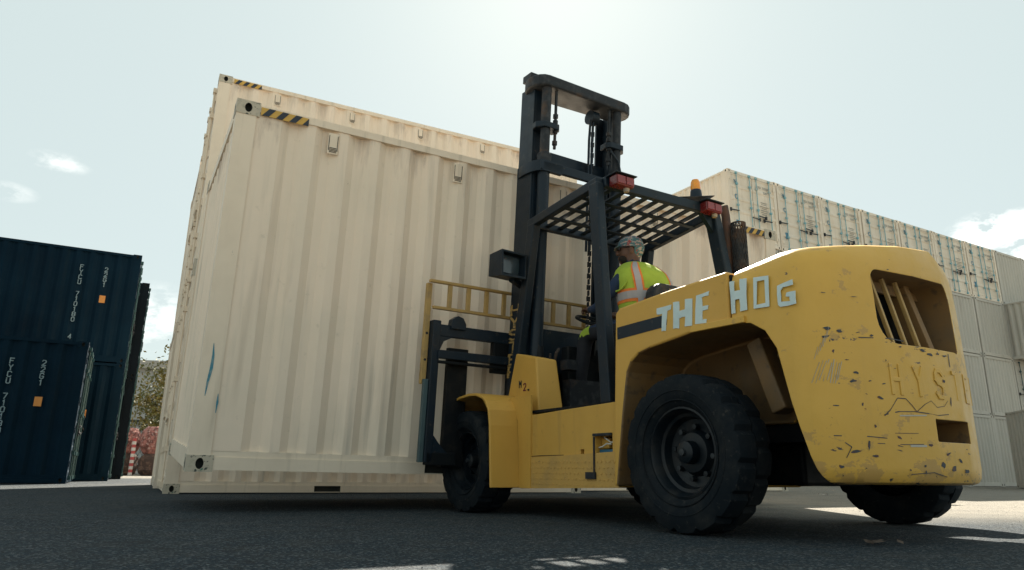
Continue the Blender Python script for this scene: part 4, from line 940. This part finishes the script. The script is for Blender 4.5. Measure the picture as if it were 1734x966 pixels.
# fingers: unequal, curled round the wheel rim
for hw, sx in ((12, 1), (17, -1)):
    c_ = V(bmv[hw][0])
    for fi, (ox, ln) in enumerate(((-.032, .034), (-.011, .040), (.011, .038), (.031, .030))):
        i0 = len(bmv); bmv += [((c_.x+ox, c_.y+.035, c_.z+.006), .0095), ((c_.x+ox, c_.y+.035+ln, c_.z-.004), .0085), ((c_.x+ox, c_.y+.03+ln, c_.z-.034), .0075)]
        be += [(hw, i0), (i0, i0+1), (i0+1, i0+2)]
    i0 = len(bmv); bmv += [((c_.x+sx*.04, c_.y+.012, c_.z-.006), .011), ((c_.x+sx*.045, c_.y+.045, c_.z-.026), .009)]; be += [(hw, i0), (i0, i0+1)]
me = bpy.data.meshes.new('body'); me.from_pydata([v[0] for v in bmv], be, []); me.update()
bo = bpy.data.objects.new('body', me); COL.objects.link(bo)
sk = bo.modifiers.new('skin', 'SKIN')
for i, v in enumerate(bmv): me.skin_vertices[0].data[i].radius = (v[1], v[1]*(.85 if i in (0, 1, 2) else 1))
me.skin_vertices[0].data[0].use_root = True
sb = bo.modifiers.new('sub', 'SUBSURF'); sb.levels = 2; sb.render_levels = 2
bake(bo); bo.parent = per; bo.data.materials.clear()
for mm in (shirt, skin, mat('dark_trousers', (.012, .014, .02), .9), vestm): bo.data.materials.append(mm)
HC = V((PX-.015, PY+.125, 2.10))
for p_ in bo.data.polygons:
    c_ = p_.center; p_.use_smooth = True
    if c_.z > 2.0: p_.material_index = 1
    elif c_.z < 1.56 and c_.z > 1.42 and c_.y > PY+.46 and c_.y < PY+.70 and c_.x < PX-.02: p_.material_index = 3
    elif c_.z < 1.47: p_.material_index = 2
    elif c_.y > PY+.45: p_.material_index = 1
# face features and ears, turned to the left
HR = M4.Rotation(R(48), 3, 'Z')
def hp(x, y, z): return HC+HR @ V((x, y, z))
def blob(g, c_, rx, ry, rz, n=12, mtx=None):
    rs = []
    for j in range(1, 8):
        a = pi*j/8; rs.append([V(c_)+(mtx or M4.Identity(3)) @ V((rx*sin(a)*cos(2*pi*i/n), ry*sin(a)*sin(2*pi*i/n), rz*cos(a))) for i in range(n)])
    g.rings(rs[::-1])
g = G(); blob(g, hp(0, .012, -.01), .072, .085, .105, 16, HR); blob(g, hp(0, .06, -.085), .04, .035, .035, 12, HR)
blob(g, hp(0, .099, -.015), .015, .022, .026, 10, HR); blob(g, hp(0, .088, -.058), .026, .014, .008, 10, HR); blob(g, hp(0, .088, -.07), .024, .013, .008, 10, HR)
for s_ in (-1, 1): blob(g, hp(s_*.078, -.008, -.015), .010, .022, .032, 10, HR)
g.build('head', skin, per, smooth=True)
g = G(); blob(g, hp(0, .045, -.072), .058, .052, .05, 14, HR); g.build('beard', mat('dark_beard', (.015, .012, .01), .95), per, smooth=True)
g = G()
for s_ in (-1, 1):
    g.obox(hp(s_*.034, .090, .012), (.026, .006, .016), HR); g.bar(hp(s_*.062, .085, .016), hp(s_*.08, -.01, .012), .006, .008)
g.build('sunglasses', darkc, per, bevel=.003)
rs = []
for (z, k) in ((.018, 1.0), (.045, 1.02), (.075, .97), (.10, .82), (.118, .55), (.125, .15)):
    rs.append([hp(.088*k*cos(2*pi*i/20), -.005+.104*k*sin(2*pi*i/20), z+(.012*sin(2*pi*i/20) if z < .04 else 0)) for i in range(20)])
g = G(); g.rings(rs); cap_ = g.build('cap', capm, per, smooth=True)
g = G(); br = [hp(.075*cos(R(a)), .09+.045*sin(R(a)), .028-.010*sin(R(a))) for a in range(0, 181, 20)]; bl = [p+V((0, 0, -.006)) for p in br]; n_ = len(br)
g.add(br+bl, [tuple(range(n_)), tuple(range(2*n_-1, n_-1, -1))]+[(i, n_+i, n_+(i+1) % n_, (i+1) % n_) for i in range(n_)]); g.build('cap_brim', capm, cap_, fix=True)
rs = []
for (z, k) in ((-.065, .60), (-.03, .82), (.0, .93), (.03, .98)):
    rs.append([hp(.088*k*cos(R(a)), -.02+.10*k*sin(R(a)), z) for a in range(190, 351, 16)])
g = G(); nr = len(rs[0]); g.add([p for r_ in rs for p in r_]+[p*1 + (hp(0, 0, p.z-HC.z)-p)*.06 for r_ in rs for p in r_], [(j*nr+i, j*nr+i+1, (j+1)*nr+i+1, (j+1)*nr+i) for j in range(3) for i in range(nr-1)]+[((j+4)*nr+i, (j+5)*nr+i, (j+5)*nr+i+1, (j+4)*nr+i+1) for j in range(3) for i in range(nr-1)]); g.build('neck_cloth', capm, cap_, fix=True)
# vest over the torso
g = G(); g.rings(loft(tors, 1.0, .012, 32, 20, 0, .93)); vest = g.build('vest', vestm, per, smooth=True)
def vband(pts, w_, mt, add, name='reflective_band'):
    g = G(); L_ = []
    for (t, a) in pts: L_.append((t, a))
    for (ta, aa), (tb, ab) in zip(L_, L_[1:]):
        pa = loft_pt(tors, ta, aa, 1, add); pb = loft_pt(tors, tb, ab, 1, add)
        horiz = abs(ab-aa) > abs(tb-ta)*2
        if horiz: q = [loft_pt(tors, ta-w_, aa, 1, add), loft_pt(tors, tb-w_, ab, 1, add), loft_pt(tors, tb+w_, ab, 1, add), loft_pt(tors, ta+w_, aa, 1, add)]
        else: q = [loft_pt(tors, ta, aa-w_*4, 1, add), loft_pt(tors, tb, ab-w_*4, 1, add), loft_pt(tors, tb, ab+w_*4, 1, add), loft_pt(tors, ta, aa+w_*4, 1, add)]
        inn = [p+(V((PX, PY, p.z))-p)*.03 for p in q]; g.add(q+inn, [(0, 1, 2, 3), (7, 6, 5, 4), (0, 4, 5, 1), (1, 5, 6, 2), (2, 6, 7, 3), (3, 7, 4, 0)])
    return g.build(name, mt, vest, fix=True)
NB = 28
for zz in (.33,):
    vband([(zz, 2*pi*i/NB) for i in range(NB+1)], .062, orgm, .0165, 'orange_trim'); vband([(zz, 2*pi*i/NB) for i in range(NB+1)], .036, silv, .0195)
for ang in (R(228), R(312)):
    vband([(t, ang) for t in [.24+.058*i for i in range(12)]], .052, orgm, .0165, 'orange_trim'); vband([(t, ang) for t in [.24+.058*i for i in range(12)]], .031, silv, .0195)
for sx in (-1, 1):
    a_ = V((PX+sx*.19, PY+.02, 1.83)); 
    rp = [a_+V((sx*.022*cos(R(k*20))*0+sx*.0, .088*cos(R(k*20)), -.02+.095*sin(R(k*20)))) for k in range(19)]
    g = G(); g.tube([a_+V((sx*.035, .0, -.03))+V((-sx*.03*sin(R(k*20)), .095*cos(R(k*20)), .10*sin(R(k*20)))) for k in range(19)], .008, 6); g.build('armhole_trim', vestm, vest, smooth=True)

# ------------------------------------------------------------ gap at the left: wall, rail, wrapped bales, striped post, tree
def img(x, y, yw):        # helper written as plain numbers: direction of a far thing times its distance
    return V((x, yw, y))
wl_ = empty('building', (-17.5, 34.0, 0), R(8), 'pale low building seen through the gap between blue and cream containers', 'building')
G().box(-6, 10, 0, 6, 0, 4.9).build('wall', wallm, wl_)
g = G(); g.prism([(-.3, 4.9), (6.3, 4.9), (6.3, 5.05), (-.3, 5.3)], 'x', -6.2, 10.2); g.build('roof', roofm, wl_, fix=True)
fn = empty('rail_fence', (-17.0, 31.0, 0), R(6), 'dark rail fence in front of the pale building beyond the gap', 'fence')
g = G(); g.tube([(-5, 0, 2.25), (6, 0, 2.25)], .05, 8); g.build('rail', railm, fn)
for x in (-4, -1, 2, 5): G().box(x-.03, x+.03, -.03, .03, 0, 2.24).build('post', railm, fn)
g = G()
for i in range(60):
    x = -5+i*.18; g.bar((x, .02, .05), (x+1.1, .02, 2.2), .012, .012); g.bar((x+1.1, .03, .05), (x, .03, 2.2), .012, .012)
tag(g.build('mesh', railm, fn), kind='stuff')
def bale(name, x, y, z, sx, sy, sz, mt, label, seed):
    r = random.Random(seed); n = 20; rs = []
    for j in range(9):
        t = j/8; k = 1-.25*abs(2*t-1)**3; rs.append([(sx*k*(abs(cos(a))**.5*math.copysign(1, cos(a)))*r.uniform(.93, 1.05), sy*k*(abs(sin(a))**.5*math.copysign(1, sin(a)))*r.uniform(.93, 1.05), sz*t+r.uniform(-.02, .02)) for a in [2*pi*i/n for i in range(n)]])
    g = G().rings(rs); o = g.build(name, mt, None, smooth=True); o.location = (x, y, z); tag(o, label, 'bale', 'wrapped bales beyond the gap'); return o
bale('scrap_bale', -14.72, 27.2, .78, .60, .5, .95, bale1, 'pink wrapped bale on the left, upper one, beyond the gap', 1)
bale('scrap_bale', -13.15, 27.2, .78, .75, .5, 1.0, bale1, 'pink wrapped bale on the right, upper one, behind the cream containers', 2)
bale('scrap_bale', -14.7, 27.2, 0, .60, .52, .80, bale2, 'dark brown bale underneath the left pink one', 3)
bale('scrap_bale', -13.1, 27.2, 0, .75, .52, .80, bale2, 'dark brown bale underneath the right pink one', 4)
pp = empty('striped_post', (-13.75, 26.3, 0), 0, 'red and white striped post standing between the pink bales', 'post')
for i in range(12):
    g = G(); g.tube([(0, 0, .11*i), (0, 0, .11*(i+1))], .07, 10); g.build('band', redst if i % 2 else whst, pp)
# tree
tr = empty('leafy_tree', (-14.4, 30.0, 0), 0, 'sparse yellow-green tree in front of the pale building beyond the gap', 'tree')
rt = random.Random(11)
g = G(); g.tube([(0, 0, 0), (.1, 0, 1.2), (.0, .1, 2.4), (.25, 0, 3.6), (.1, 0, 5.2)], [.14, .12, .09, .06, .02], 8); tk = g.build('trunk', bark, tr, smooth=True)
tips = []
g = G()
for i in range(26):
    z = rt.uniform(1.7, 5.2); a = rt.uniform(0, 6.28); l = rt.uniform(.8, 2.0)*(1 if z < 4.5 else .7)
    p0 = V((.1, 0, z*.8)); p1 = p0+V((cos(a)*l*.5, sin(a)*l*.5, .3)); p2 = p0+V((cos(a)*l, sin(a)*l, rt.uniform(.2, 1.0))); g.tube([p0, p1, p2], [.03, .018, .006], 5); tips += [(p1, .45), (p2, .6), ((p0+p2)/2, .4)]
g.build('limbs', bark, tk)
for a_, b_ in (((.1, 0, 4.4), (1.3, -.5, 6.6)), ((.1, 0, 4.6), (.6, -.3, 7.2)), ((.3, 0, 4.2), (2.0, -.6, 5.6))):
    tips += [(V(a_).lerp(V(b_), t), .28) for t in (.5, .7, .85, 1)]
g = G()
for (c_, rad) in tips:
    for k in range(int(150*rad)):
        d = V((rt.gauss(0, 1), rt.gauss(0, 1), rt.gauss(0, .7)))*rad*.5; p = V(c_)+d; s_ = rt.uniform(.05, .10)
        u = V((rt.uniform(-1, 1), rt.uniform(-1, 1), rt.uniform(-1, 1))).normalized(); v = u.orthogonal().normalized()
        g.add([p-u*s_, p+v*s_*.45, p+u*s_, p-v*s_*.45], [(0, 1, 2, 3)])
tag(g.build('leaves', leafm, tr), kind='stuff')
# small litter on the yard
rl = random.Random(3)
for i, (x, y, lb) in enumerate(((1.78, 3.55, 'crumpled brown leaf litter on the asphalt behind the truck'), (5.4, 12.6, 'pale scrap of paper on the sunlit asphalt left of the counterweight'), (8.4, 16.5, 'pale scrap of paper on the sunlit yard at the right'))):
    g = G()
    for k in range(9):
        p = V((x+rl.uniform(-.10, .10), y+rl.uniform(-.05, .05), .012+rl.uniform(0, .012))); s_ = rl.uniform(.02, .045)
        u = V((rl.uniform(-1, 1), rl.uniform(-1, 1), rl.uniform(-.25, .25))).normalized(); v = V((-u.y, u.x, rl.uniform(-.3, .3)))
        g.add([p-u*s_, p+v*s_*.6, p+u*s_, p-v*s_*.5], [(0, 1, 2, 3)])
    o = g.build('litter', mat('dry_litter', (.12, .09, .07), .9) if i == 0 else mat('pale_litter', (.5, .45, .4), .8), None); tag(o, lb, 'litter')
g = G()
for k in range(1100):
    x = rl.uniform(-3.5, 6); y = 1.6+rl.random()**1.6*10; s_ = rl.uniform(.002, .005)
    g.add([(x-s_, y-s_*.6, .0), (x+s_, y-s_*.4, .0), (x+s_*.3, y+s_, .0), (x, y, s_*1.1)], [(0, 1, 3), (1, 2, 3), (2, 0, 3)])
tag(g.build('loose_grit', mat('grit_stone', (.085, .09, .09), .9)), kind='stuff')
